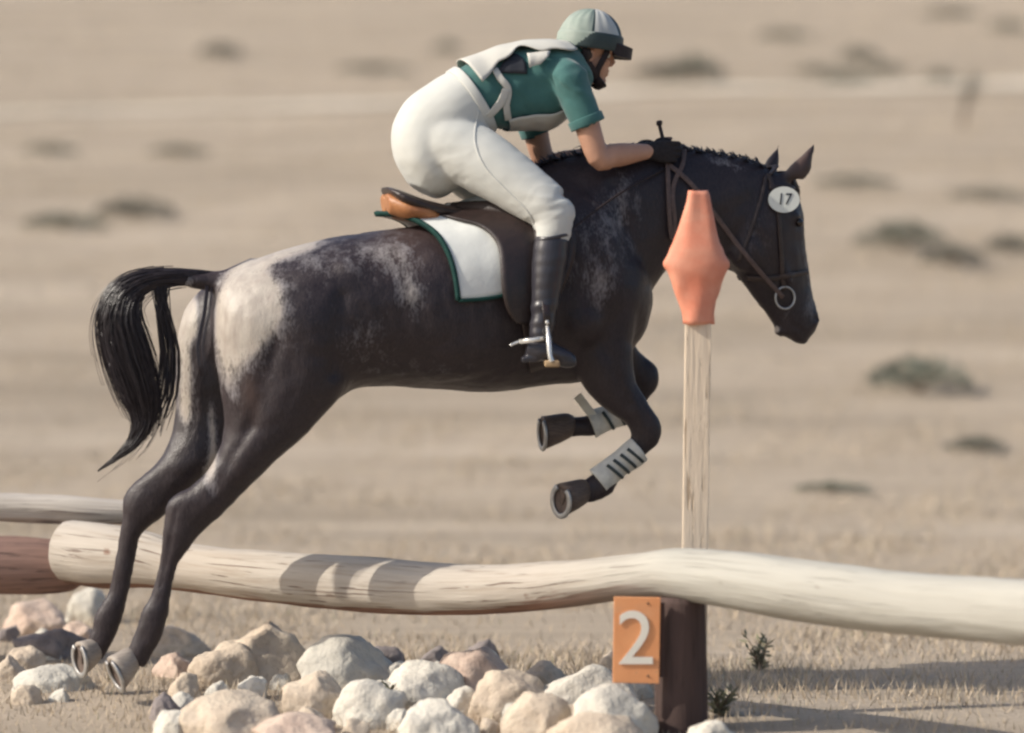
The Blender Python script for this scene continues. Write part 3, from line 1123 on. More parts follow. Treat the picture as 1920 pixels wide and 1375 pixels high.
HEAD = Loft([(hp(*a), hp(*b), w, HLAT) for a, b, w in [
    ((1402, 335), (1462, 322), .055), ((1378, 385), (1490, 358), .085), ((1362, 445), (1504, 402), .098), ((1372, 498), (1507, 450), .088),
    ((1408, 550), (1515, 505), .068), ((1434, 585), (1524, 555), .056), ((1450, 608), (1532, 588), .053), ((1468, 628), (1530, 618), .046), ((1486, 637), (1516, 634), .03)]], 5, 24)

bm = bmesh.new()
for L in (TRUNK, NECK, HEAD):
    L.add(bm)
# near hind leg
yh = -.27
Loft(secs([((425, 535), (600, 520), .10, -.20), ((398, 590), (640, 610), .125, -.22), ((402, 660), (650, 700), .125, -.235), ((412, 730), (628, 752), .115, -.25),
           ((420, 795), (574, 815), .095, -.26), ((402, 862), (512, 868), .072, yh), ((362, 908), (447, 934), .052, yh), ((317, 935), (398, 984), .044, yh), ((307, 975), (364, 1018), .038, yh),
           ((304, 1012), (346, 1042), .031, yh), ((297, 1060), (331, 1068), .026, yh), ((284, 1110), (321, 1118), .027, yh), ((264, 1150), (316, 1155), .034, yh),
           ((252, 1188), (304, 1194), .032, yh), ((240, 1215), (286, 1228), .031, yh), ((232, 1232), (272, 1256), .030, yh)]), 5, 20).add(bm)
# far hind leg
yh2 = -0.04
Loft(secs([((430, 515), (540, 515), .05, .05), ((382, 538), (530, 545), .085, .04), ((347, 580), (520, 590), .105, .03), ((334, 630), (520, 650), .115, .02), ((327, 700), (520, 740), .11, .01), ((328, 780), (490, 800), .09, 0.0),
           ((300, 858), (412, 872), .066, yh2), ((250, 905), (338, 938), .05, yh2), ((231, 935), (300, 975), .045, yh2), ((230, 968), (268, 1000), .036, yh2),
           ((222, 1010), (259, 1025), .030, yh2), ((212, 1070), (249, 1075), .026, yh2), ((201, 1112), (240, 1117), .027, yh2), ((178, 1150), (231, 1158), .034, yh2),
           ((172, 1180), (220, 1190), .032, yh2), ((164, 1200), (203, 1222), .031, yh2), ((160, 1215), (192, 1240), .029, yh2)]), 5, 20).add(bm)
# near foreleg, folded
yn = 0.01
Loft(secs([((1195, 560), (1040, 560), .10, .04), ((1192, 620), (1058, 630), .09, .03), ((1186, 668), (1076, 690), .078, .02), ((1192, 712), (1100, 735), .066, yn),
           ((1215, 752), (1135, 768), .056, yn), ((1236, 787), (1170, 792), .047, yn), ((1241, 812), (1182, 812), .043, yn), ((1230, 838), (1182, 820), .038, yn),
           ((1209, 856), (1176, 826), .030, yn), ((1180, 886), (1152, 853), .025, yn - .01), ((1158, 908), (1126, 878), .028, yn - .015), ((1150, 926), (1104, 893), .034, yn - .02),
           ((1122, 940), (1096, 899), .031, yn - .025), ((1098, 946), (1084, 903), .030, yn - .03)]), 5, 20).add(bm)
# far foreleg, folded higher
yr = 0.31
Loft(secs([((1190, 575), (1070, 580), .09, .25), ((1193, 645), (1105, 660), .075, .28), ((1206, 664), (1140, 715), .06, yr), ((1232, 686), (1182, 742), .048, yr),
           ((1236, 720), (1186, 738), .043, yr), ((1218, 746), (1180, 738), .038, yr), ((1196, 776), (1168, 744), .031, yr), ((1150, 798), (1135, 762), .026, yr - .01), ((1126, 812), (1106, 776), .028, yr - .015),
           ((1112, 820), (1084, 782), .034, yr - .02), ((1088, 820), (1068, 782), .031, yr - .025), ((1064, 822), (1058, 780), .029, yr - .03)]), 5, 20).add(bm)
# tail head
chain([YP(480, 520), YP(440, 527), YP(405, 528), YP(345, 525)], [.075, .058, .040, .028], 4, 14, bm)
# muscle and bone masses
def hb(px, py, dy, r, rotz=None):
    blob(bm, YP(px, py, dy), r, rotz)
R = lambda d: Matrix.Rotation(math.radians(d), 3, 'Y')
hb(600, 690, -.155, (.11, .09, .13), R(-25))          # stifle
hb(1110, 470, -.085, (.11, .12, .21), R(-20))        # shoulder
hb(1080, 600, -.14, (.12, .11, .12), R(-30))
hb(1185, 570, -.05, (.07, .12, .11))                 # breast
hb(1185, 570, .10, (.06, .10, .10))
hb(830, 630, -.10, (.34, .19, .18))                  # barrel
blob(bm, hp(1392, 470) + HLAT * .045, (.075, .04, .085), R(25))     # jowl
blob(bm, hp(1392, 470) - HLAT * .045, (.075, .04, .085), R(25))
blob(bm, hp(1470, 404) + HLAT * .070, (.040, .022, .024), R(40))    # brow over the eye
blob(bm, hp(1470, 404) - HLAT * .070, (.040, .022, .024), R(40))
blob(bm, hp(1450, 500) + HLAT * .074, (.09, .012, .012), R(62))     # cheek ridge
blob(bm, hp(1520, 600) + HLAT * .034, (.024, .020, .030), R(20))    # nostril
blob(bm, hp(1520, 600) - HLAT * .034, (.024, .020, .030), R(20))
blob(bm, hp(1462, 622), (.026, .030, .020), R(20))                  # chin
blob(bm, hp(1500, 638), (.034, .038, .018), R(15))                  # lip
# ears
def ear(base_a, base_b, tip, lat):
    a, b, t = base_a, base_b, tip
    Loft([(a, b, .026, lat), (a.lerp(t, .3) + (a - b) * .22, b.lerp(t, .3) - (a - b) * .16, .026, lat), (a.lerp(t, .65) + (a - b) * .1, b.lerp(t, .65) - (a - b) * .06, .018, lat), (t + (a - b) * .03, t - (a - b) * .03, .005, lat)], 4, 14).add(bm)
ear(hp(1455, 335) + HLAT * .045, hp(1496, 340) + HLAT * .05, hp(1516, 268) + HLAT * .055, HLAT)
ear(hp(1440, 318) - HLAT * .035, hp(1464, 322) - HLAT * .035, hp(1474, 268) - HLAT * .05, HLAT)
body = remesh(bm, 0.010, 12)

# mouth slit, nostril hollow, eye sockets, and hair-level unevenness
eyeN = hp(1480, 418) + HLAT * .080
eyeF = hp(1480, 418) - HLAT * .080
nosN = hp(1523, 597) + HLAT * .052
nosF = hp(1523, 597) - HLAT * .052
mouth = [hp(1458, 596) + HLAT * .05, hp(1478, 612) + HLAT * .05, hp(1500, 626) + HLAT * .045]
SWELL = [(655, 505, 34, 26, .016), (560, 590, 80, 90, .022), (600, 690, 50, 60, .016), (470, 640, 40, 90, .012), (1180, 560, 40, 60, .012), (1120, 420, 50, 90, .010), (1090, 600, 50, 40, .012),
         (470, 860, 40, 60, .007), (1340, 380, 60, 40, .006), (800, 640, 120, 50, .010), (1150, 690, 30, 40, .006), (1440, 470, 30, 60, .005)]
CREASE = [((1150, 350), (1185, 480), 14, .010), ((1060, 470), (1050, 640), 22, .010), ((640, 560), (625, 700), 16, .012), ((520, 640), (470, 800), 16, .009), ((470, 800), (400, 920), 10, .006),
          ((1210, 540), (1190, 640), 14, .007), ((1130, 640), (1180, 760), 10, .005), ((1250, 470), (1400, 380), 18, .005), ((1420, 440), (1470, 540), 9, .004), ((1500, 450), (1512, 540), 6, .003),
          ((700, 660), (900, 690), 12, .003), ((330, 960), (300, 1100), 5, .004), ((1190, 720), (1215, 790), 8, .004)]
def horse_detail(c):
    d = 0.004 * noise.noise(c * 7) + 0.0022 * noise.noise(c * 22)
    D_ = DIST + c.y
    x, y = 960 + c.x * FPX / D_, HORIZ - (c.z - CAM_H) * FPX / D_
    for cx, cy, rx, ry, a in SWELL:
        e = ((x - cx) / rx) ** 2 + ((y - cy) / ry) ** 2
        if e < 6:
            d += a * math.exp(-e)
    for (x0, y0), (x1, y1), w_, a in CREASE:
        L2 = (x1 - x0) ** 2 + (y1 - y0) ** 2
        t = max(0, min(1, ((x - x0) * (x1 - x0) + (y - y0) * (y1 - y0)) / L2))
        e = ((x - x0 - t * (x1 - x0)) ** 2 + (y - y0 - t * (y1 - y0)) ** 2) / (w_ * w_)
        if e < 6:
            d -= a * math.exp(-e)
    for i in range(7):       # ribs
        xr = 700 + i * 38
        if abs(x - xr) < 60 and 520 < y < 720:
            d += .0022 * math.exp(-((x - xr - (y - 600) * .12) / 11) ** 2) * math.sin((y - 520) / 200 * math.pi)
    for q, r, a in ((eyeN, .020, -.010), (eyeF, .020, -.010), (nosN, .016, -.014), (nosF, .016, -.014)):
        d += a * math.exp(-((c - q).length / r) ** 2)
    for i in range(2):
        a_, b_ = mouth[i], mouth[i + 1]
        t = max(0, min(1, (c - a_).dot(b_ - a_) / (b_ - a_).length_squared))
        d += -.006 * math.exp(-((c - a_.lerp(b_, t)).length / .008) ** 2)
    return d
displace(body, horse_detail)
co = coords(body)
px_, py_ = unP(co)
side = (co - np.array((P(750, 700, 0)))) @ np.array(LAT)      # > 0 on the near side
def gb(cx, cy, rx, ry, rot=0.0):
    c, s = math.cos(math.radians(rot)), math.sin(math.radians(rot))
    X, Y = px_ - cx, py_ - cy
    return np.exp(-(((X * c + Y * s) / rx) ** 2 + ((-X * s + Y * c) / ry) ** 2))
white = np.zeros(len(co))
nearq = side > 0.03
white += 1.25 * gb(445, 610, 52, 92, 12) * nearq
white += 1.0 * gb(470, 560, 55, 50) * nearq + .45 * gb(505, 600, 50, 90) * nearq
white += 1.2 * gb(352, 610, 30, 90)
white += 0.55 * gb(345, 735, 22, 60)
white += 0.75 * gb(488, 488, 60, 16, -22)
white += 0.55 * gb(575, 458, 60, 14, -14)
white += 0.50 * gb(755, 500, 50, 80) + 0.42 * gb(690, 470, 60, 40) + 0.42 * gb(775, 560, 24, 40) + .34 * gb(600, 500, 70, 30) + .3 * gb(560, 470, 60, 30)
white += 0.40 * gb(680, 640, 60, 60) + 0.3 * gb(800, 700, 130, 28) + .2 * gb(610, 560, 30, 40)
white += 0.52 * gb(1150, 430, 50, 75) + 0.48 * gb(1130, 540, 40, 50) + .3 * gb(1080, 480, 40, 90) + .3 * gb(1180, 350, 40, 50) + .25 * gb(1420, 430, 40, 60)
white += 0.55 * gb(1365, 308, 45, 12, 14)  # highlight along the crest, painted in as pale hair
white += 0.55 * gb(1512, 490, 9, 60, -8) + 0.42 * gb(1522, 575, 14, 36) + .3 * gb(1480, 590, 26, 20)
white += 0.7 * gb(390, 885, 18, 50) + 0.8 * gb(398, 800, 10, 80, -4) + .5 * gb(350, 780, 16, 40) + .35 * gb(430, 720, 30, 50)
white += 1.3 * gb(1456, 618, 7, 8)
white -= 1.4 * gb(387, 590, 11, 95) + 1.2 * gb(380, 690, 12, 50, -20)  # dark stripe: shade of the cleft by the tail, painted into the coat
white *= (co[:, 2] > 0.3)
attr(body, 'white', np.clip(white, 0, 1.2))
brown = 0.8 * gb(1500, 300, 26, 40) + 0.35 * gb(760, 460, 60, 60) + .6 * gb(460, 520, 40, 20) + .5 * gb(470, 740, 16, 40)
attr(body, 'brown', np.clip(brown, 0, 1))
HB = bvh_of(body)
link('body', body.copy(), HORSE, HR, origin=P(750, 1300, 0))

def mesh_eye(c, r, parent, name='eye'):
    bm = bmesh.new()
    blob(bm, c, (r, r, r), sub=3)
    return link(name, from_bm(bm), EYE, parent)
mesh_eye(eyeN - HLAT * .004, .0165, HR)
mesh_eye(eyeF + HLAT * .004, .0165, HR)

def hoof(cor, sole, toe, r0, r1, parent, shod=True, horn=None):
    a = (sole - cor).normalized()
    t = (toe - a * toe.dot(a)).normalized()
    s = a.cross(t).normalized()
    h_ = (sole - cor).length
    bm = bmesh.new()
    rings = []
    for f, r, sh in ((-.30, r0 * .70, -.004), (-.10, r0 * .90, -.002), (.04, r0 * .97, 0), (.3, r0 * .75 + r1 * .25, .006), (.65, r0 * .4 + r1 * .6, .013), (1.0, r1, .020)):
        c = cor + a * (h_ * f) + t * sh
        rings.append([bm.verts.new(c + t * (r * 1.12 * math.cos(q) - (r * .12 if math.cos(q) < -.6 else 0)) + s * (r * math.sin(q))) for q in [2 * math.pi * i / 28 for i in range(28)]])
    for i in range(len(rings) - 1):
        for k2 in range(28):
            bm.faces.new((rings[i][k2], rings[i][(k2 + 1) % 28], rings[i + 1][(k2 + 1) % 28], rings[i + 1][k2]))
    bm.faces.new(rings[0])
    c = cor + a * h_ + t * .020
    inner = [bm.verts.new(c + (q.co - c) * .8 - a * .001) for q in rings[-1]]
    deep = [bm.verts.new(c + (q.co - c) * .6 - a * .007) for q in rings[-1]]
    fc = []
    for x, y in ((rings[-1], inner), (inner, deep)):
        for k2 in range(28):
            fc.append(bm.faces.new((x[k2], x[(k2 + 1) % 28], y[(k2 + 1) % 28], y[k2])))
    fc.append(bm.faces.new(deep))
    for f in fc[28:]:
        f.material_index = 1
    ho = link('hoof', from_bm(bm), [horn or HOOF, SOLE], parent)
    # frog
    bm = bmesh.new()
    Loft([(c - t * r1 * .8 + s * .018 + a * -.004, c - t * r1 * .8 - s * .018 + a * -.004, .006, a), (c - t * r1 * .2 + s * .012 - a * .005, c - t * r1 * .2 - s * .012 - a * .005, .006, a), (c + t * r1 * .3 + s * .002 - a * .007, c + t * r1 * .3 - s * .002 - a * .007, .004, a)], 3, 10).add(bm)
    link('frog', from_bm(bm), SOLE, ho)
    if shod:
        pts, nr = [], []
        for i in range(25):
            q = math.radians(-148 + 296 * i / 24)
            pts.append(c + t * (r1 * 1.04 * math.cos(q)) + s * (r1 * .93 * math.sin(q)) + a * .0045)
            nr.append(a)
        link('horseshoe', from_bm(ribbon(pts, nr, .020, .009)), STEEL, ho)

hoof(P(246, 1240, yh), P(214, 1256, yh - .03), V((.25, 0, -1)), .044, .058, HR, horn=HOOFPALE)
hoof(P(178, 1222, yh2), P(150, 1228, yh2 - .035), V((.05, 0, -1)), .042, .056, HR, horn=HOOFPALE)
hoof(P(1090, 925, yn - .03), P(1054, 930, yn - .085), V((-.25, .1, -1)), .045, .055, HR)
hoof(P(1062, 801, yr - .03), P(1018, 804, yr - .055), V((-.25, 0, -1)), .045, .055, HR)

# tail: a core with many locks over it
guide = [YP(415, 527), YP(350, 520), YP(285, 523), YP(238, 548), YP(222, 600), YP(240, 670), YP(262, 735), YP(270, 785), YP(246, 835), YP(183, 884)]
GW = [.044, .042, .052, .076, .094, .094, .076, .048, .020, .002]
GC = catmull(guide, 8)
GR = catmull(GW, 8)
bm = bmesh.new()
chain(guide[:8], [w * .40 for w in GW[:8]], 4, 16, bm)
r = random.Random(5)
for i in range(2600):
    a = r.random() * 6.28
    rad = math.sqrt(r.random()) * 1.0
    t0 = r.uniform(0.0, 0.35)
    t1 = r.uniform(0.70, 1.0) if i % 4 else r.uniform(.5, .75)
    m = 14
    pts, rs = [], []
    ph = r.random() * 10
    for j in range(m):
        f = (t0 + (t1 - t0) * j / (m - 1)) * (len(GC) - 1)
        q = min(int(f), len(GC) - 2)
        c = GC[q].lerp(GC[q + 1], f - q)
        w_ = GR[q] + (GR[q + 1] - GR[q]) * (f - q)
        grow = 0.62 + 0.34 * j / (m - 1) + 0.09 * math.sin(ph + j * .55) + (.25 * (j / (m - 1)) ** 2 if i % 9 == 0 else 0)
        d = (GC[q + 1] - GC[q]).normalized()
        u_ = V((0, 1, 0))
        v_ = d.cross(u_).normalized()
        pts.append(c + v_ * (w_ * rad * grow * math.cos(a)) + u_ * (w_ * .75 * rad * grow * math.sin(a)))
        rs.append(.0024 * (1 - .85 * (j / (m - 1)) ** 2))
    chain(pts, rs, 1, 3, bm)
for i in range(110):
    a = r.random() * 6.28
    q0 = r.randint(8, len(GC) - 24)
    m = r.randint(14, 26)
    pts, rs = [], []
    for j in range(m):
        q = min(q0 + j, len(GC) - 1)
        d = (GC[min(q + 1, len(GC) - 1)] - GC[max(q - 1, 0)]).normalized()
        v_ = d.cross(V((0, 1, 0))).normalized()
        f = .9 + .016 * j
        pts.append(GC[q] + v_ * (GR[q] * f * math.cos(a)) + V((0, GR[q] * .75 * f * math.sin(a), -.0016 * j)))
        rs.append(.0015 * (1 - .8 * j / m))
    chain(pts, rs, 1, 3, bm)
# a few stray locks inside the bend and over the quarters
for i in range(60):
    o1, o2 = r.uniform(-8, 8), r.uniform(-14, 14)
    pts = [YP(300 + o1 * 3, 524), YP(306 + o2, 590), YP(318 + o2 * 1.3, 660), YP(312 + o2 * 1.5, 740), YP(292 + o2 * 1.6, 790 + r.uniform(-20, 30))]
    pts = [p + V((0, r.uniform(-.02, .02), 0)) for p in pts]
    chain(pts, [.002, .002, .002, .0015, .0005], 2, 4, bm)
for i in range(10):
    o1 = r.uniform(-9, 9)
    pts = [YP(392 + o1, 535, -.03), YP(386 + o1, 590, -.06), YP(374 + o1, 650, -.09), YP(382 + o1 * 1.2, 705, -.12)]
    chain(pts, [.002, .002, .0016, .0006], 2, 4, bm)
link('tail', from_bm(bm), HAIR, HR)

# mane: short pulled tufts along the crest, forelock
bm = bmesh.new()
crest = [YP(985, 322), YP(1040, 302), YP(1100, 289), YP(1170, 281), YP(1240, 279), YP(1310, 284), YP(1380, 296), YP(1436, 314)]
CC = catmull(crest, 10)
for i in range(1300):
    f = r.random() * (len(CC) - 1.01)
    q = int(f)
    c = CC[q].lerp(CC[q + 1], f - q)
    cl = math.sin(f * 1.9) * .5 + .5
    L_ = r.uniform(.015, .055) * (0.6 + .6 * cl)
    if i % 3 == 0:
        d = V((-.25, .9, .05)).normalized() if r.random() < .6 else V((-.3, -.5, .3)).normalized()
        L_ *= 2.2
    else:
        d = V((-.45 + r.uniform(-.3, .3), r.uniform(-.35, .35), 1)).normalized()
    c = c + V((0, r.uniform(-.018, .018), -.012))
    chain([c, c + d * L_ * .6, c + d * L_ + V((0, 0, -.25 * L_))], [.0034, .0026, .0007], 1, 4, bm)
for i in range(80):
    c = hp(1466, 322) + V((r.uniform(-.02, .02), r.uniform(-.03, .03), 0))
    chain([c, c + V((.03, r.uniform(-.01, .03), -.03)), hp(1497, 372 + r.uniform(-20, 10)) + V((r.uniform(-.008, .008), r.uniform(-.03, .03), 0))], [.003, .003, .0008], 2, 4, bm)
link('mane', from_bm(bm), HAIR, HR)

# ------------------------------------------------------------------ tack
# protective boots on the forelegs
def leg_boot(mid_top, mid_bot, rad, label, mats, straps, flap=None):
    root = empty('leg_boot', mid_bot, label, 'leg boot', 'protective boots on the horse\'s forelegs')
    bm = bmesh.new()
    d = mid_bot - mid_top
    pts = [mid_top + d * f for f in (0, .15, .5, .85, 1)]
    chain(pts, [rad * 1.05, rad * 1.06, rad * .94, rad * 1.02, rad * 1.08], 4, 24, bm)
    me = from_bm(bm)
    displace(me, lambda c: .003 * noise.noise(c * 22))
    link('shell', me, mats, root)
    dn = d.normalized()
    a_ = V((0, -1, 0)) - dn * dn.dot(V((0, -1, 0)))
    a_.normalize()
    b_ = dn.cross(a_)
    for f in straps:
        c = mid_top + d * f
        pts, nr = [], []
        for i in range(12):
            q = math.radians(-62 + 95 * i / 11)
            n = a_ * math.cos(q) + b_ * math.sin(q)
            pts.append(c + n * (rad * 1.04) + dn * .012 * math.sin(q))
            nr.append(n)
        link('strap', from_bm(ribbon(pts, nr, .012, .007)), STRAPDK, root)
    return root

leg_boot(P(1198, 842, yn), P(1122, 902, yn - .018), .050, 'grey boot with dark straps on the near foreleg\'s cannon', BOOTCLOTH, (.16, .33, .5, .66))
far = leg_boot(P(1178, 768, yr), P(1108, 796, yr - .015), .052, 'grey and white boot on the far foreleg, higher of the two', BOOTCLOTH, (.3, .6))
bm = bmesh.new()
box(bm, P(1098, 762, yr - .05), (.034, .012, .105), Matrix.Rotation(math.radians(-38), 3, 'Y'), .004)
link('tab', from_bm(bm), BOOTWHITE, far)

# saddle pad: draped over the back, cut back at the top, green binding
def pad_station(th):
    a = abs(th)
    return a
def pad_pt(f, th, off):
    # rear edge sweeps back at the spine
    t = min(1, abs(th) / math.radians(86))
    rear = 5.10 + 1.38 * (1 - (1 - t) ** 2.6)
    front = 9.0 - 0.3 * t
    s = rear + (front - rear) * f
    lift = 0.045 * (1 - t) ** 1.5 + off
    return TRUNK.at(s, th, lift + 0.016 + .004 * noise.noise(V((s * 2, th * 3, 0))))
PADL = math.radians(86)
PR = empty('saddle_pad', pad_pt(.3, 0, 0), 'white cloth saddle pad with dark green binding under the saddle', 'saddle pad')
rows = [[pad_pt(j / 24, -PADL + 2 * PADL * i / 48, 0) for j in range(25)] for i in range(49)]
me = solidify(grid_mesh(rows), .012)
link('cloth', me, PADW, PR)
bm = bmesh.new()
pts = [pad_pt(0, -PADL + 2 * PADL * i / 60, .004) for i in range(61)]
nr = [(pts[i] - TRUNK.at(6, 0, 0).lerp(TRUNK.at(6, math.pi, 0), .5)).normalized() for i in range(61)]
ribbon(pts, nr, .015, .018, bm)
for sg in (-1, 1):
    pts = [pad_pt(j / 20, sg * PADL, .003) for j in range(21)]
    nr = [LAT * sg for _ in pts]
    ribbon(pts, nr, .014, .017, bm)
link('binding', from_bm(bm), PADG, PR)

# saddle
SR = empty('saddle', YP(860, 400), 'brown leather jumping saddle with tan cantle lining under the rider', 'saddle')
SEAT = Loft([(YP(718, 350), YP(730, 372), .12), (YP(742, 356), YP(752, 392), .165), (YP(790, 374), YP(796, 405), .165), (YP(850, 386), YP(856, 415), .14), (YP(910, 384), YP(914, 410), .12), (YP(955, 358), YP(962, 396), .10), (YP(985, 330), YP(992, 370), .07)], 5, 28, 2.6)
bm = bmesh.new()
SEAT.add(bm)
me = remesh(bm, .008, 4)
link('seat', me, LEATHER, SR)
bm = bmesh.new()
for sg in (-1, 1):
    q = LAT * sg
    Loft([(YP(719, 362) + q * .05, YP(724, 402) + q * .05, .055), (YP(748, 372) + q * .085, YP(756, 414) + q * .09, .07), (YP(790, 386) + q * .11, YP(798, 416) + q * .11, .055), (YP(812, 398) + q * .11, YP(816, 414) + q * .11, .03)], 5, 20).add(bm)
me = remesh(bm, .007, 3)
link('panel', me, TAN, SR)

def on_trunk(px, py, off):
    """near-side trunk station seen at (px, py)"""
    s0, s1, t0, t1 = 5.0, 11.5, 0.05, 1.9
    for lev in range(4):
        best = None
        for i in range(25):
            for j in range(25):
                s_, t_ = s0 + (s1 - s0) * i / 24, t0 + (t1 - t0) * j / 24
                c = TRUNK.at(s_, t_, off)
                D_ = DIST + c.y
                e = (960 + c.x * FPX / D_ - px) ** 2 + (HORIZ - (c.z - CAM_H) * FPX / D_ - py) ** 2
                if best is None or e < best[0]:
                    best = (e, s_, t_)
        ds, dt = (s1 - s0) / 16, (t1 - t0) / 16
        s0, s1, t0, t1 = best[1] - ds, best[1] + ds, max(.03, best[2] - dt), best[2] + dt
    return best[1], best[2]

FL_L = [(800, 402), (858, 413), (897, 424), (924, 446), (936, 474), (941, 540), (950, 580), (968, 606)]
FL_R = [(850, 392), (925, 388), (985, 384), (1040, 396), (1076, 440), (1074, 490), (1050, 548), (1006, 610)]
LS = [on_trunk(a, b, .05) for a, b in FL_L]
RS = [on_trunk(a, b, .05) for a, b in FL_R]
def flap_rows(mir):
    lf = catmull([V((a, b, 0)) for a, b in LS], 5)
    rt = catmull([V((a, b, 0)) for a, b in RS], 5)
    rows = []
    for a, b in zip(lf, rt):
        row = []
        for j in range(15):
            q = a.lerp(b, j / 14)
            p = TRUNK.at(q.x, q.y, .052 + .020 * max(0, (j - 10) / 4))
            row.append(mirror(p) if mir else p)
        rows.append(row)
    return rows
for mir in (False, True):
    me = solidify(grid_mesh(flap_rows(mir)), .010)
    link('flap', me, LEATHER, SR)
gp, gn = [], []
for i in range(14):
    p, n = hit(HB, 985 + i * 2.2, 560 + i * 13, .010)
    if i > 10:
        p, n = P(985 + i * 2.2, 560 + i * 13, -.05 + (i - 10) * .06), V((0, -.6, -1)).normalized()
    gp.append(p)
    gn.append(n)
gp, gn = gp[:11], gn[:11]
link('girth', from_bm(ribbon(gp, gn, .07, .012)), LEATHER, SR)
# stirrups (near and far)
def stirrup(mir):
    m = mirror if mir else (lambda p: p)
    y0 = -.345
    root = empty('stirrup', m(P(1032, 690, y0)), 'bright steel stirrup iron under the rider\'s ' + ('far foot, hidden behind the horse' if mir else 'near boot'), 'stirrup')
    bm = bmesh.new()
    for dy, rr in ((-.055, .0085), (.055, .0085)):
        chain([m(P(1026, 612, y0)), m(P(1029, 640, y0 + dy * .75)), m(P(1031, 666, y0 + dy)), m(P(1035, 678, y0 + dy))], [.006, rr * 1.05, rr, rr * 1.2], 5, 12, bm)
    chain([m(P(1026, 606, y0 - .012)), m(P(1026, 604, y0)), m(P(1026, 606, y0 + .012))], [.007, .008, .007], 3, 10, bm)
    link('iron', from_bm(bm), CHROME, root)
    bm = bmesh.new()
    a_ = m(P(1035, 682, y0))
    box(bm, a_, (.055, .125, .022), None, .006)
    link('tread', from_bm(bm), TREAD, root)
    sp = [m(P(1008 + i * 2.6, 430 + i * 25, -.235 - .105 * (i / 7) ** 2)) for i in range(8)]
    link('leather', from_bm(ribbon(sp, [LAT * (-1 if mir else 1)] * 8, .026, .005)), LEATHER, root)
stirrup(False)

# bridle
BR = empty('bridle', hp(1450, 500), 'dark leather bridle on the horse\'s head with a ring bit', 'bridle')
def head_ring(pts_n, width, thick, name, material=TACK, off=.006, both=True):
    """strap laid on the near side of the head and mirrored over to the far side"""
    pts, nr = [], []
    cs = catmull([V((a, b, 0)) for a, b in pts_n], 6)
    o_ = hp(1440, 400)
    for c in cs:
        p, n = hit(HB, c.x, c.y, off, HY)
        pts.append(p)
        nr.append(n)
    bm = ribbon(pts, nr, width, thick)
    if both:
        mp = [p - 2 * (p - o_).dot(HLAT) * HLAT for p in pts]
        mn = [n - 2 * n.dot(HLAT) * HLAT for n in nr]
        ribbon(mp, mn, width, thick, bm)
    return link(name, from_bm(bm), material, BR)
head_ring([(1440, 328), (1446, 345), (1455, 372), (1459, 400), (1462, 450), (1466, 500), (1469, 545)], .017, .006, 'cheekpiece')
head_ring([(1442, 352), (1462, 352), (1480, 352), (1492, 356)], .018, .006, 'browband')
head_ring([(1436, 330), (1425, 380), (1405, 440), (1385, 490)], .013, .005, 'throatlash')
head_ring([(1400, 520), (1430, 522), (1460, 520), (1490, 514), (1513, 510)], .020, .007, 'noseband')
# headpiece over the poll
o_ = hp(1440, 400)
p0, n0 = hit(HB, 1441, 330, .006, HY)
mp = p0 - 2 * (p0 - o_).dot(HLAT) * HLAT
top = hp(1447, 313)
arc = catmull([p0, top + HLAT * .03, top - HLAT * .03, mp], 6)
link('headpiece', from_bm(ribbon(arc, [V((-.3, 0, 1))] * len(arc), .026, .006)), TACK, BR)
# bit ring: loose ring at the mouth corner
bc, bn = hit(HB, 1470, 557, .012, HY)
for sg, c in ((1, bc), (-1, bc - 2 * (bc - o_).dot(HLAT) * HLAT)):
    n = HLAT
    u_ = V((0, 0, 1))
    w_ = n.cross(u_).normalized()
    ring = [c + (u_ * math.cos(q) + w_ * math.sin(q)) * .042 for q in [2 * math.pi * i / 32 for i in range(33)]]
    bm = bmesh.new()
    chain(ring, [.0042] * 33, 1, 8, bm)
    link('bit_ring', from_bm(bm), STEEL, BR)

# number disc at the browband
dc, dn = hit(HB, 1462, 378, .030, HY)
dn = V((0.05, -1, 0.10)).normalized()
DR = empty('number_disc', dc, 'white oval disc numbered 17 on the horse\'s bridle below its ears', 'number disc')
dz = dn
dx_ = V((0, 0, 1)).cross(dz).normalized()
dy_ = dz.cross(dx_)
M3 = Matrix((dx_, dy_, dz)).transposed()
M4 = Matrix.Translation(dc) @ M3.to_4x4()
bm = bmesh.new()
bmesh.ops.create_cone(bm, cap_ends=True, segments=48, radius1=1, radius2=1, depth=.006)
bmesh.ops.bevel(bm, geom=[e for e in bm.edges if len(e.link_faces) == 2 and abs(e.verts[0].co.z - e.verts[1].co.z) < 1e-5], offset=.0015, segments=2, affect='EDGES')
bm.transform(M4 @ Matrix.Diagonal((.060, .050, 1, 1)))
link('plate', from_bm(bm), DISC, DR, smooth=False)
tm = text_mesh('17', .062, .0008, .12)
tm.transform(M4 @ Matrix.Translation((0, 0, .0042)) @ Matrix.Diagonal((.92, 1, 1, 1)))
link('numeral', tm, PRINT_SHADE, DR, smooth=False)

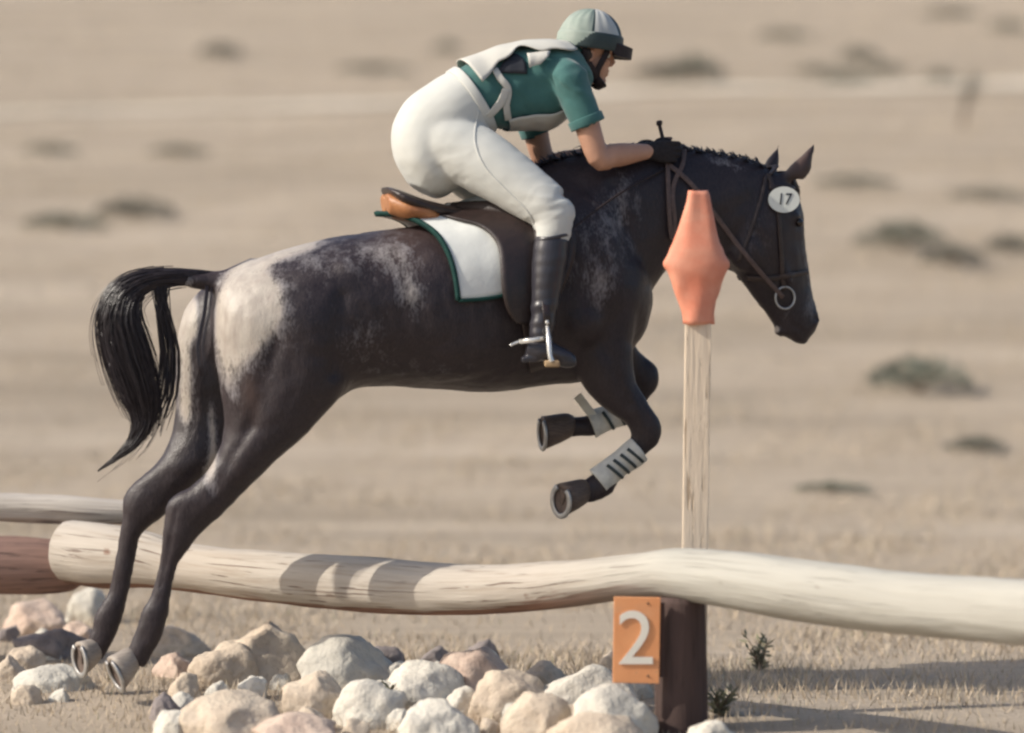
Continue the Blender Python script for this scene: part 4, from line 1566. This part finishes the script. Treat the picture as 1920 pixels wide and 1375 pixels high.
# reins: from the bit to the hands, with the slack loop hanging at the neck
RR = empty('rein', hp(1300, 350), 'brown leather reins from the bit to the rider\'s gloved hands', 'reins')
def surf_path(pts2, off):
    pts, nr = [], []
    for c in catmull([V((a, b, 0)) for a, b in pts2], 8):
        p, n = hit(HB, c.x, c.y, off, .15)
        pts.append(p)
        nr.append((n + V((0, -1, 0))).normalized())
    for _ in range(6):      # take out kinks
        pts = [pts[0]] + [(pts[i - 1] + pts[i] * 2 + pts[i + 1]) / 4 for i in range(1, len(pts) - 1)] + [pts[-1]]
    return pts, nr
p_, n_ = surf_path([(1251, 312), (1297, 350), (1366, 437), (1415, 497), (1466, 556)], .016)
link('strap', from_bm(ribbon(p_, n_, .018, .005)), REIN, RR)
mp = [p - 2 * (p - hp(1440, 400)).dot(HLAT) * HLAT for p in p_]
p_, n_ = surf_path([(1250, 304), (1250, 340), (1251, 380), (1253, 420), (1256, 446), (1261, 440), (1262, 405), (1258, 372), (1262, 342), (1277, 315), (1282, 286)], .016)
link('slack_loop', from_bm(ribbon(p_, n_, .017, .005)), REIN, RR)
fp = [P(1238, 286, .33), P(1320, 330, .36), P(1400, 440, .41)] + [bc - 2 * (bc - o_).dot(HLAT) * HLAT]
fp = catmull(fp, 8)
link('strap', from_bm(ribbon(fp, [V((0, 1, .2))] * len(fp), .018, .005)), REIN, RR)

# ------------------------------------------------------------------ the rider
PRN = empty('person', YP(860, 420), 'rider in green jersey, white bib and white breeches crouched over the jumping horse', 'person')

TORSO = Loft([(YP(1072, 86), YP(1108, 150), .10), (YP(1035, 82), YP(1082, 190), .165), (YP(985, 84), YP(1038, 232), .165), (YP(935, 95), YP(992, 238), .155), (YP(888, 114), YP(952, 240), .148), (YP(845, 138), YP(922, 240), .148), (YP(815, 158), YP(905, 256), .14)], 6, 32, 2.25)

def near(px, py, d):
    return YP(px, py) + LAT * d

def arm_pts(sgn):
    if sgn > 0:
        sh, el_, wr = near(1048, 148, .155), near(1106, 298, .19), near(1203, 286, .105)
        mid = near(1076, 222, .18)
    else:
        sh, el_, wr = near(1030, 140, -.165), near(1050, 305, -.20), near(1190, 288, -.10)
        mid = near(1022, 230, -.195)
    return sh, mid, el_, wr

def leg_pts(sgn):
    hip = near(815, 262, sgn * .085)
    m1 = near(880, 300, sgn * .15)
    m2 = near(940, 345, sgn * .23)
    kn = near(1008, 400, sgn * .315)
    c1 = near(1000, 455, sgn * .335)
    an = near(978, 618, sgn * .365)
    return hip, m1, m2, kn, c1, an

# head in its own frame: x forward, y left, z up
HO = YP(1103, 97)
pitch, turn = math.radians(8), math.radians(12)
HM = Matrix.Translation(HO) @ Matrix.Rotation(turn, 4, 'Z') @ Matrix.Rotation(pitch, 4, 'Y') @ Matrix.Diagonal((.96, .96, .96, 1))
def hl(x, y, z):
    return HM @ V((x, y, z))

bm = bmesh.new()
TB = Loft([(a, b, w) for a, b, w in [(YP(1072, 92), YP(1100, 146), .09), (YP(1035, 90), YP(1078, 184), .155), (YP(985, 92), YP(1034, 225), .155), (YP(935, 103), YP(988, 230), .145), (YP(888, 122), YP(948, 232), .138), (YP(845, 146), YP(918, 232), .142), (YP(790, 175), YP(895, 275), .16), (YP(755, 230), YP(860, 325), .16), (YP(775, 320), YP(825, 360), .09)]], 5, 24)
TB.add(bm)
for sg in (1, -1):
    sh, mid, el_, wr = arm_pts(sg)
    d = (wr - el_).normalized()
    chain([sh, sh.lerp(mid, .5), mid, el_ - d * .012, el_.lerp(wr, .18), el_.lerp(wr, .45), el_.lerp(wr, .8), wr, wr + d * .03], [.060, .053, .050, .043, .045, .044, .034, .028, .026], 4, 18, bm)
    hip, m1, m2, kn, c1, an = leg_pts(sg)
    chain([hip, m1, m2, kn, c1, c1.lerp(an, .4), an], [.105, .095, .082, .062, .055, .05, .038], 4, 18, bm)
# neck and head
chain([YP(1062, 112), hl(-.035, 0, -.115), hl(-.012, 0, -.04)], [.068, .058, .06], 4, 18, bm)
def hblob(c, r_):
    m4 = HM @ Matrix.Translation(c) @ Matrix.Diagonal((r_[0], r_[1], r_[2], 1))
    bmesh.ops.create_icosphere(bm, subdivisions=3, radius=1, matrix=m4)
hblob((-.005, 0, .03), (.096, .076, .088))
hblob((.032, 0, -.045), (.056, .060, .075))
hblob((.030, 0, -.090), (.048, .047, .034))
hblob((.068, 0, -.106), (.020, .022, .018))
hblob((.076, 0, .012), (.018, .052, .014))
hblob((.066, .033, -.030), (.022, .020, .020))
hblob((.066, -.033, -.030), (.022, .020, .020))
hblob((.084, 0, -.066), (.013, .022, .0075))
hblob((.082, 0, -.079), (.013, .019, .0075))
for a_, b_, ra, rb in (((.086, 0, .006), (.108, 0, -.034), .009, .0125),):
    pts = [hl(*a_), hl(*[(x + y) / 2 for x, y in zip(a_, b_)]), hl(*b_)]
    chain(pts, [ra, .010, rb], 3, 12, bm)
hblob((.098, .010, -.040), (.010, .008, .008))
hblob((.098, -.010, -.040), (.010, .008, .008))
for sg in (1, -1):
    hblob((-.008, sg * .078, -.022), (.018, .009, .030))
pbody = remesh(bm, .0055, 3)
def face_detail(c):
    d = 0
    q = HM.inverted() @ c
    if abs(q.z) < .2 and q.x > 0:
        for sg in (1, -1):
            d -= .008 * math.exp(-((q - V((.082, sg * .032, -.006))).length / .014) ** 2)
        d -= .004 * math.exp(-(((q.z + .0725) / .0035) ** 2 + (q.y / .022) ** 2)) * (1 if q.x > .06 else 0)
    for sg in (1, -1):
        d -= .006 * math.exp(-((q - V((-.002, sg * .088, -.022))).length / .009) ** 2)
    return d
displace(pbody, face_detail)
PB = bvh_of(pbody)
link('body', pbody.copy(), SKIN, PRN)
for sg in (1, -1):
    bm = bmesh.new()
    blob(bm, hl(.070, sg * .032, -.006), (.0125, .0125, .0125), sub=3)
    e_ = link('eye', from_bm(bm), DISC, PRN)
    bm = bmesh.new()
    blob(bm, hl(.0795, sg * .0325, -.008), (.0045, .006, .006), sub=2)
    link('iris', from_bm(bm), EYE, e_)

# hair at the nape
bm = bmesh.new()
m4 = HM @ Matrix.Translation((-.045, 0, -.03)) @ Matrix.Diagonal((.062, .074, .062, 1))
bmesh.ops.create_icosphere(bm, subdivisions=4, radius=1, matrix=m4)
m4 = HM @ Matrix.Translation((-.075, 0, -.075)) @ Matrix.Diagonal((.034, .040, .036, 1))
bmesh.ops.create_icosphere(bm, subdivisions=3, radius=1, matrix=m4)
for sg in (1, -1):
    chain([hl(-.02, sg * .074, .0), hl(-.012, sg * .078, -.03), hl(-.03, sg * .07, -.065)], [.016, .014, .008], 3, 10, bm)
me = remesh(bm, .005, 3)
displace(me, lambda c: .004 * noise.noise(V((c.x * 60, c.y * 60, c.z * 18))))
link('hair', me, RHAIR, PRN)

# helmet: silk cover in gores, dark band, peak, harness
HC = YP(1106, 80)
HX = Matrix.Translation(HC) @ Matrix.Rotation(turn, 4, 'Z') @ Matrix.Rotation(math.radians(8), 4, 'Y')
helm = bpy.data.objects.new('helmet', None)
COL.objects.link(helm)
helm.parent = PRN
helm.location = HC - wloc(PRN)
bm = bmesh.new()
NA, NL = 72, 18
rings = []
for i in range(NL + 1):
    lat_ = math.radians(-2 + 91.5 * i / NL)
    ring = []
    for j in range(NA):
        lo = 2 * math.pi * j / NA
        puck = 1 + .030 * math.sin(lo * 17 + 3 * math.sin(lat_ * 2)) * math.sin(2 * lat_) * .5 + .012 * math.cos(lo * 6) * math.sin(2 * lat_) + .006 * noise.noise(V((math.cos(lo) * 4, math.sin(lo) * 4, lat_ * 1.2)))
        ring.append(bm.verts.new(HX @ V((.124 * math.cos(lat_) * math.cos(lo) * puck, .104 * math.cos(lat_) * math.sin(lo) * puck, .128 * math.sin(lat_) * puck))))
    rings.append(ring)
for i in range(NL):
    for j in range(NA):
        f = bm.faces.new((rings[i][j], rings[i][(j + 1) % NA], rings[i + 1][(j + 1) % NA], rings[i + 1][j]))
        lo = (360 * (j + .5) / NA) % 360
        L2 = lo if lo <= 180 else 360 - lo       # 0 front, 180 back
        m_i = 2 if L2 < 36 else (1 if L2 < 94 else (2 if L2 < 101 else 0))
        f.material_index = m_i
bm.faces.new(rings[-1])
link('silk_cover', from_bm(bm), [SAGE, SILKW, SILKG], helm)
bm = bmesh.new()
for (z0, z1, k0, k1) in ((-.030, .034, 1.0, 1.02),):
    prof = [(-.030, .96), (-.026, 1.0), (-.020, 1.008), (-.013, 1.015), (-.006, 1.021), (.0, 1.025), (.008, 1.024), (.015, 1.022), (.022, 1.019), (.028, 1.015), (.033, .985)]
    rg = []
    for z, kk in prof:
        rg.append([bm.verts.new(HX @ V((.125 * kk * math.cos(2 * math.pi * j / 160), .105 * kk * math.sin(2 * math.pi * j / 160), z - .012 * math.cos(2 * math.pi * j / 160) * -1 * .3))) for j in range(160)])
    for ri, (a_, b_) in enumerate(zip(rg, rg[1:])):
        for j in range(160):
            f = bm.faces.new((a_[j], a_[(j + 1) % 160], b_[(j + 1) % 160], b_[j]))
            lo = 360 * (j + .5) / 160
            f.material_index = 1 if abs(lo - 180) < 52 + 3.6 * ri else 0
link('band', from_bm(bm), [SILKG, SAGE], helm)
bm = bmesh.new()
rows_t, rows_b = [], []
for i in range(13):
    a_ = math.radians(-52 + 104 * i / 12)
    e_ = math.cos(a_ * 1.5)
    inn = V((.118 * math.cos(a_), .100 * math.sin(a_), 0))
    out = V((.118 * math.cos(a_) + .050 * max(0, e_) ** .5, .102 * math.sin(a_), 0))
    rows_t.append((inn + V((0, 0, .0)), out + V((0, 0, -.008))))
pts = []
for inn, out in rows_t:
    pts.append([bm.verts.new(HX @ q) for q in (inn + V((0, 0, .012)), out + V((0, 0, .008)), out + V((0, 0, -.034)), inn + V((0, 0, -.030)))])
for i in range(12):
    for k2 in range(4):
        bm.faces.new((pts[i][k2], pts[i][(k2 + 1) % 4], pts[i + 1][(k2 + 1) % 4], pts[i + 1][k2]))
bm.faces.new(pts[0])
bm.faces.new(pts[-1])
link('peak', from_bm(bm), HARNESS, helm, smooth=False)
for sg in (1, -1):
    bm = bmesh.new()
    f1 = [hl(.062, sg * .068, .01), hl(.048, sg * .069, -.03), hl(.034, sg * .062, -.075), hl(.040, sg * .045, -.112)]
    f2 = [hl(-.035, sg * .082, .005), hl(-.012, sg * .080, -.045), hl(.022, sg * .064, -.082), hl(.040, sg * .046, -.112)]
    for f, w_ in ((f1, .022), (f2, .020)):
        c = catmull(f, 6)
        ribbon(c, [hl(0, sg, 0) - hl(0, 0, 0)] * len(c), w_, .006, bm)
    link('harness', from_bm(bm), HARNESS, helm)
bm = bmesh.new()
cc = catmull([hl(.036, -.048, -.108), hl(.062, -.034, -.126), hl(.074, 0, -.130), hl(.062, .034, -.126), hl(.036, .048, -.108)], 6)
ribbon(cc, [(p - hl(.03, 0, -.06)).normalized() for p in cc], .034, .014, bm)
link('chin_cup', from_bm(bm), HARNESS, helm)

# green jersey with short sleeves
SLEEVE_END = []
HEMS = []
bm = bmesh.new()
TORSO.add(bm)
for sg in (1, -1):
    sh, mid, el_, wr = arm_pts(sg)
    d = (el_ - mid).normalized()
    SLEEVE_END.append(mid + d * .012)
    HEMS.append((mid + d * .008, d))
    chain([sh - (mid - sh) * .10 - LAT * sg * .05, sh, sh.lerp(mid, .45), mid, mid + d * .012], [.040, .068, .067, .062, .063], 4, 22, bm)
chain([YP(1052, 112), YP(1075, 108), hl(-.035, 0, -.10)], [.08, .072, .066], 4, 18, bm)
shirt = remesh(bm, .0065, 9)
def folds(c):
    q = c - YP(960, 160)
    w_ = math.sin(q.x * 34 + q.z * 26 + 3 * noise.noise(c * 7)) * .5 + .5
    near_waist = math.exp(-((q.x + .10) / .12) ** 2)
    hem = min(1, max(0, min((c - a).length for a in SLEEVE_END) - .07) / .04)
    return hem * (.0055 * noise.noise(V((c.x * 9, c.y * 9, c.z * 16))) + .007 * w_ * near_waist * .8 + .0045 * max(0, math.sin(c.x * 55 + c.z * 70 + 6 * noise.noise(c * 6))) ** 2 * (.4 + .6 * (noise.noise(c * 5) > 0)) + .003 * noise.noise(c * 26))
displace(shirt, folds)
SB = bvh_of(shirt)
so = link('shirt', shirt.copy(), SHIRT, PRN)
for c, d in HEMS:
    u_ = d.orthogonal().normalized()
    w_ = d.cross(u_)
    ns = [u_ * math.cos(q) + w_ * math.sin(q) for q in [2 * math.pi * i / 28 for i in range(28)]]
    link('sleeve_hem', from_bm(ribbon([c + d * .013 + n * .0655 for n in ns], ns, .034, .006, closed=True)), SHIRT, so)

# white breeches
bm = bmesh.new()
BW = Loft([(YP(848, 131), YP(920, 249), .163), (YP(805, 155), YP(902, 275), .178), (YP(760, 190), YP(885, 310), .182), (YP(736, 240), YP(868, 342), .182), (YP(740, 295), YP(845, 362), .165), (YP(768, 345), YP(822, 374), .11)], 6, 30, 2.2)
BW.add(bm)
for sg in (1, -1):
    hip, m1, m2, kn, c1, an = leg_pts(sg)
    chain([hip - (m1 - hip) * .45 - LAT * sg * .03, hip, m1, m2, kn - (kn - m2) * .12, kn, kn.lerp(c1, .55), c1, c1.lerp(an, .12)], [.06, .108, .121, .106, .088, .077, .070, .062, .058], 4, 24, bm)
    blob(bm, near(800, 272, sg * .075), (.115, .10, .15), R(-30))
breech = remesh(bm, .0075, 14)
def bfold(c):
    k_ = near(1008, 400, .315)
    h_ = near(850, 330, .12)
    g1 = math.exp(-((c - k_).length / .12) ** 2)
    g2 = math.exp(-((c - h_).length / .12) ** 2)
    return .003 * noise.noise(c * 8) + .008 * g1 * noise.noise(V((c.x * 14, c.y * 14, c.z * 40))) + .006 * g2 * noise.noise(V((c.x * 26, c.y * 10, c.z * 30))) + .0012 * noise.noise(V((c.x * 18, c.y * 18, c.z * 30))) + (g1 * .6 + g2 * .5) * .004 * max(0, math.sin(c.z * 95 - c.x * 60 + 5 * noise.noise(c * 9))) ** 3
displace(breech, bfold)
BB = bvh_of(breech)
bo_ = link('breeches', breech.copy(), BREECH, PRN)
sp_, sn_ = [], []
for c in catmull([V((898, 208, 0)), V((890, 262, 0)), V((908, 312, 0)), V((948, 356, 0)), V((990, 398, 0)), V((1004, 432, 0))], 7):
    p, n = hit(BB, c.x, c.y, .0012, 0)
    sp_.append(p)
    sn_.append(n)
link('side_seam', from_bm(ribbon(sp_, sn_, .007, .003)), BREECH, bo_)
ths = [2 * math.pi * i / 48 for i in range(48)]
wp = [BW.at(0.06, t, .003) for t in ths]
wc = sum(wp, V()) / 48
link('waistband', from_bm(ribbon(wp, [(p - wc).normalized() for p in wp], .034, .007, closed=True)), BREECH, bo_)

# tall black boots with spurs
for sg in (1, -1):
    hip, m1, m2, kn, c1, an = leg_pts(sg)
    top = c1 + (kn - c1) * .10
    toe = near(1038, 672, sg * .395)
    heel = near(950, 655, sg * .36)
    bm = bmesh.new()
    sh_ = c1.lerp(an, .35)
    chain([top, c1.lerp(an, .12), sh_, c1.lerp(an, .7), an, an + V((0, 0, -.03))], [.064, .065, .061, .049, .042, .045], 5, 24, bm)
    chain([heel + V((0, 0, .012)), an.lerp(heel, .5) + V((.02, 0, -.03)), heel.lerp(toe, .55) + V((0, 0, .012)), toe + V((-.03, 0, .004)), toe], [.032, .042, .038, .031, .015], 4, 18, bm)
    box(bm, heel + V((.016, 0, -.030)), (.066, .06, .022), None, .004)
    # the cut top of the boot rises at the front
    me = remesh(bm, .0055, 3)
    displace(me, lambda c: .004 * noise.noise(V((c.x * 10, c.y * 10, c.z * 34))) * (1.4 if c.z < an.z + .12 else .4))
    bo = link('boot', me, BLACKL, PRN)
    pts, nr = [], []
    for i in range(22):
        q = 2 * math.pi * i / 22
        n = HEAD_DIR * math.cos(q) + LAT * math.sin(q)
        pts.append(top + n * .063 + V((0, 0, .006 + .012 * math.cos(q))))
        nr.append(n)
    link('boot_top', from_bm(ribbon(pts, nr, .012, .007, closed=True)), BLACKL, bo)
    # spur: band round the heel, strap, neck
    sc_ = an.lerp(heel, .45) + V((0, 0, .002))
    bm = bmesh.new()
    pts = []
    for i in range(15):
        q = math.radians(70 + 220 * i / 14)
        pts.append(sc_ + HEAD_DIR * (.058 * math.cos(q) + .004) + LAT * (.050 * math.sin(q)) + V((0, 0, .010 * math.cos(q) + .004)))
    ribbon(pts, [(p - sc_).normalized() for p in pts], .016, .006, bm)
    nb = sc_ - HEAD_DIR * .056 + V((0, 0, -.006))
    chain([nb, nb - HEAD_DIR * .022 + V((0, 0, -.008)), nb - HEAD_DIR * .034 + V((0, 0, -.014))], [.006, .005, .0055], 3, 10, bm)
    link('spur', from_bm(bm), CHROME, bo)

# gloves with fingers closed on the reins
def glove(sgn):
    sh, mid, el_, wr = arm_pts(sgn)
    fw = V((.96, .14, -.02)).normalized() if sgn > 0 else V((.96, .16, 0)).normalized()
    out = LAT * sgn                      # back of the hand
    up = V((0, 0, 1))
    bm = bmesh.new()
    c0 = wr
    pc = wr + fw * .052
    # cuff and palm
    Loft([(c0 - fw * .008 + up * .030, c0 - fw * .008 - up * .030, .026, out), (c0 + fw * .02 + up * .034, c0 + fw * .02 - up * .034, .022, out), (pc + up * .043, pc - up * .043, .019, out), (pc + fw * .035 + up * .043, pc + fw * .035 - up * .041, .016, out), (pc + fw * .045 + up * .036, pc + fw * .045 - up * .034, .012, out)], 4, 20).add(bm)
    kn0 = pc + fw * .036 + out * .004
    for i, (dz, L_, r_) in enumerate(((.032, 1.0, .0105), (.011, 1.08, .0108), (-.010, 1.0, .0103), (-.030, .82, .0092))):
        k_ = kn0 + up * dz - fw * (.004 if i in (0, 2) else 0) - fw * (.010 if i == 3 else 0)
        chain([k_ - fw * .02, k_, k_ + fw * .030 * L_ - out * .006, k_ + fw * .036 * L_ - out * .028, k_ + fw * .016 * L_ - out * .040, k_ - fw * .006 - out * .034], [r_, r_ * 1.05, r_, r_ * .98, r_ * .92, r_ * .75], 4, 12, bm)
    t0 = pc + up * .032 - fw * .02 - out * .008
    chain([t0 - up * .012, t0 + up * .008 + fw * .012 - out * .012, t0 + up * .014 + fw * .040 - out * .016, t0 + up * .010 + fw * .062 - out * .014], [.014, .0128, .0112, .008], 4, 12, bm)
    me = remesh(bm, .0036, 2)
    return link('glove', me, GLOVE, PRN), pc, fw, out, up
g1, pc, fw, out, up = glove(1)
glove(-1)

# riding whip held in the near hand, butt end up
WR = empty('riding_whip', pc + up * .05, 'black riding whip, its knobbed handle standing up out of the rider\'s glove', 'whip')
hb0 = pc + fw * .022 - out * .022
topw = P(1236, 233, hb0.y + .01)
bm = bmesh.new()
chain([hb0 - up * .06, hb0, hb0.lerp(topw, .6), topw], [.0065, .007, .0072, .007], 3, 12, bm)
link('handle', from_bm(bm), HARNESS, WR)
bm = bmesh.new()
chain([topw - V((0, 0, .006)), topw, topw + V((.001, 0, .010)), topw + V((.001, 0, .014))], [.009, .0115, .0115, .007], 3, 14, bm)
link('knob', from_bm(bm), HARNESS, WR)
bm = bmesh.new()
e1 = P(1251, 282, hb0.y + .012)
e2 = P(1253, 262, hb0.y + .012)
chain([e1, e1.lerp(e2, .6), e2 - V((0, 0, .004)), e2, e2 + V((0, 0, .010))], [.011, .010, .011, .016, .015], 3, 14, bm)
link('grip_end', from_bm(bm), KNOB, WR)
bm = bmesh.new()
low = hb0 - up * .06
chain([low, P(1180, 352, -.03), P(1110, 400, -.12), P(1060, 440, -.20)], [.0062, .005, .004, .003], 5, 8, bm)
link('shaft', from_bm(bm), HARNESS, WR)

# white bib: back panel, front panel and side ties
BBR = bpy.data.objects.new('bib', None)
COL.objects.link(BBR)
BBR.parent = PRN
BBR.location = YP(960, 90) - wloc(PRN)
def tor(s, th, off):
    return TORSO.at(s, th, off)
rows = []
for i in range(33):
    f = i / 32
    s = 0.35 + 4.1 * f
    edge = math.radians(62 - 10 * math.sin(f * math.pi) + 12 * max(0, f - .75) / .25 - 17 * g(f, .52, .10) + 5 * noise.noise(V((f * 6, 0, 0))))
    row = []
    for j in range(25):
        th = edge * (j / 12 - 1)
        row.append(tor(s, th, .017 + .006 * noise.noise(V((f * 5, th * 2.2, 1))) + .010 * abs(j / 12 - 1) ** 3 + (.012 * max(0, (f - .85) / .15))))
    rows.append(row)
me = solidify(grid_mesh(rows), .004)
link('back_panel', me, BIB, BBR)
rows = []
for i in range(25):
    f = i / 24
    s = 1.6 + 2.5 * f
    edge = math.radians(44 + 6 * math.sin(f * 3))
    rows.append([tor(s, math.pi + edge * (j / 10 - 1), .014 + .005 * noise.noise(V((f * 4, j * .3, 7)))) for j in range(21)])
me = solidify(grid_mesh(rows), .004)
link('front_panel', me, BIB, BBR)
def shirt_strap(pts2, width, name, off=.010):
    pts, nr = [], []
    for c in catmull([V((a, b, 0)) for a, b in pts2], 6):
        p, n = hit(SB, c.x, c.y, off, 0)
        pts.append(p)
        nr.append(n)
    link(name, from_bm(ribbon(pts, nr, width, .005)), BIB, BBR)
shirt_strap([(926, 132), (938, 148), (950, 162), (952, 176), (948, 198), (952, 222)], .026, 'side_tie')
shirt_strap([(948, 168), (938, 190), (926, 204), (912, 216)], .030, 'side_tie', .014)
# painted shade where the bib gapes over the jersey, and its corner piece
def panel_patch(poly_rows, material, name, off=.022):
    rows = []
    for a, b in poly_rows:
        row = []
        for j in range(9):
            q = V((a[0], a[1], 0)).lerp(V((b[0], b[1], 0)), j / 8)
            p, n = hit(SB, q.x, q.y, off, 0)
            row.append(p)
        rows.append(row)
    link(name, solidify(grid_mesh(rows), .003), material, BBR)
panel_patch([((962, 104), (970, 105)), ((950, 113), (980, 112)), ((942, 122), (986, 121)), ((936, 132), (988, 132)), ((934, 138), (988, 140))], PRINT_SHADE, 'bib_gape_shade', .009)
panel_patch([((988, 108), (1032, 104)), ((990, 116), (1028, 113)), ((992, 132), (1012, 126))], BIB, 'corner_piece', .026)
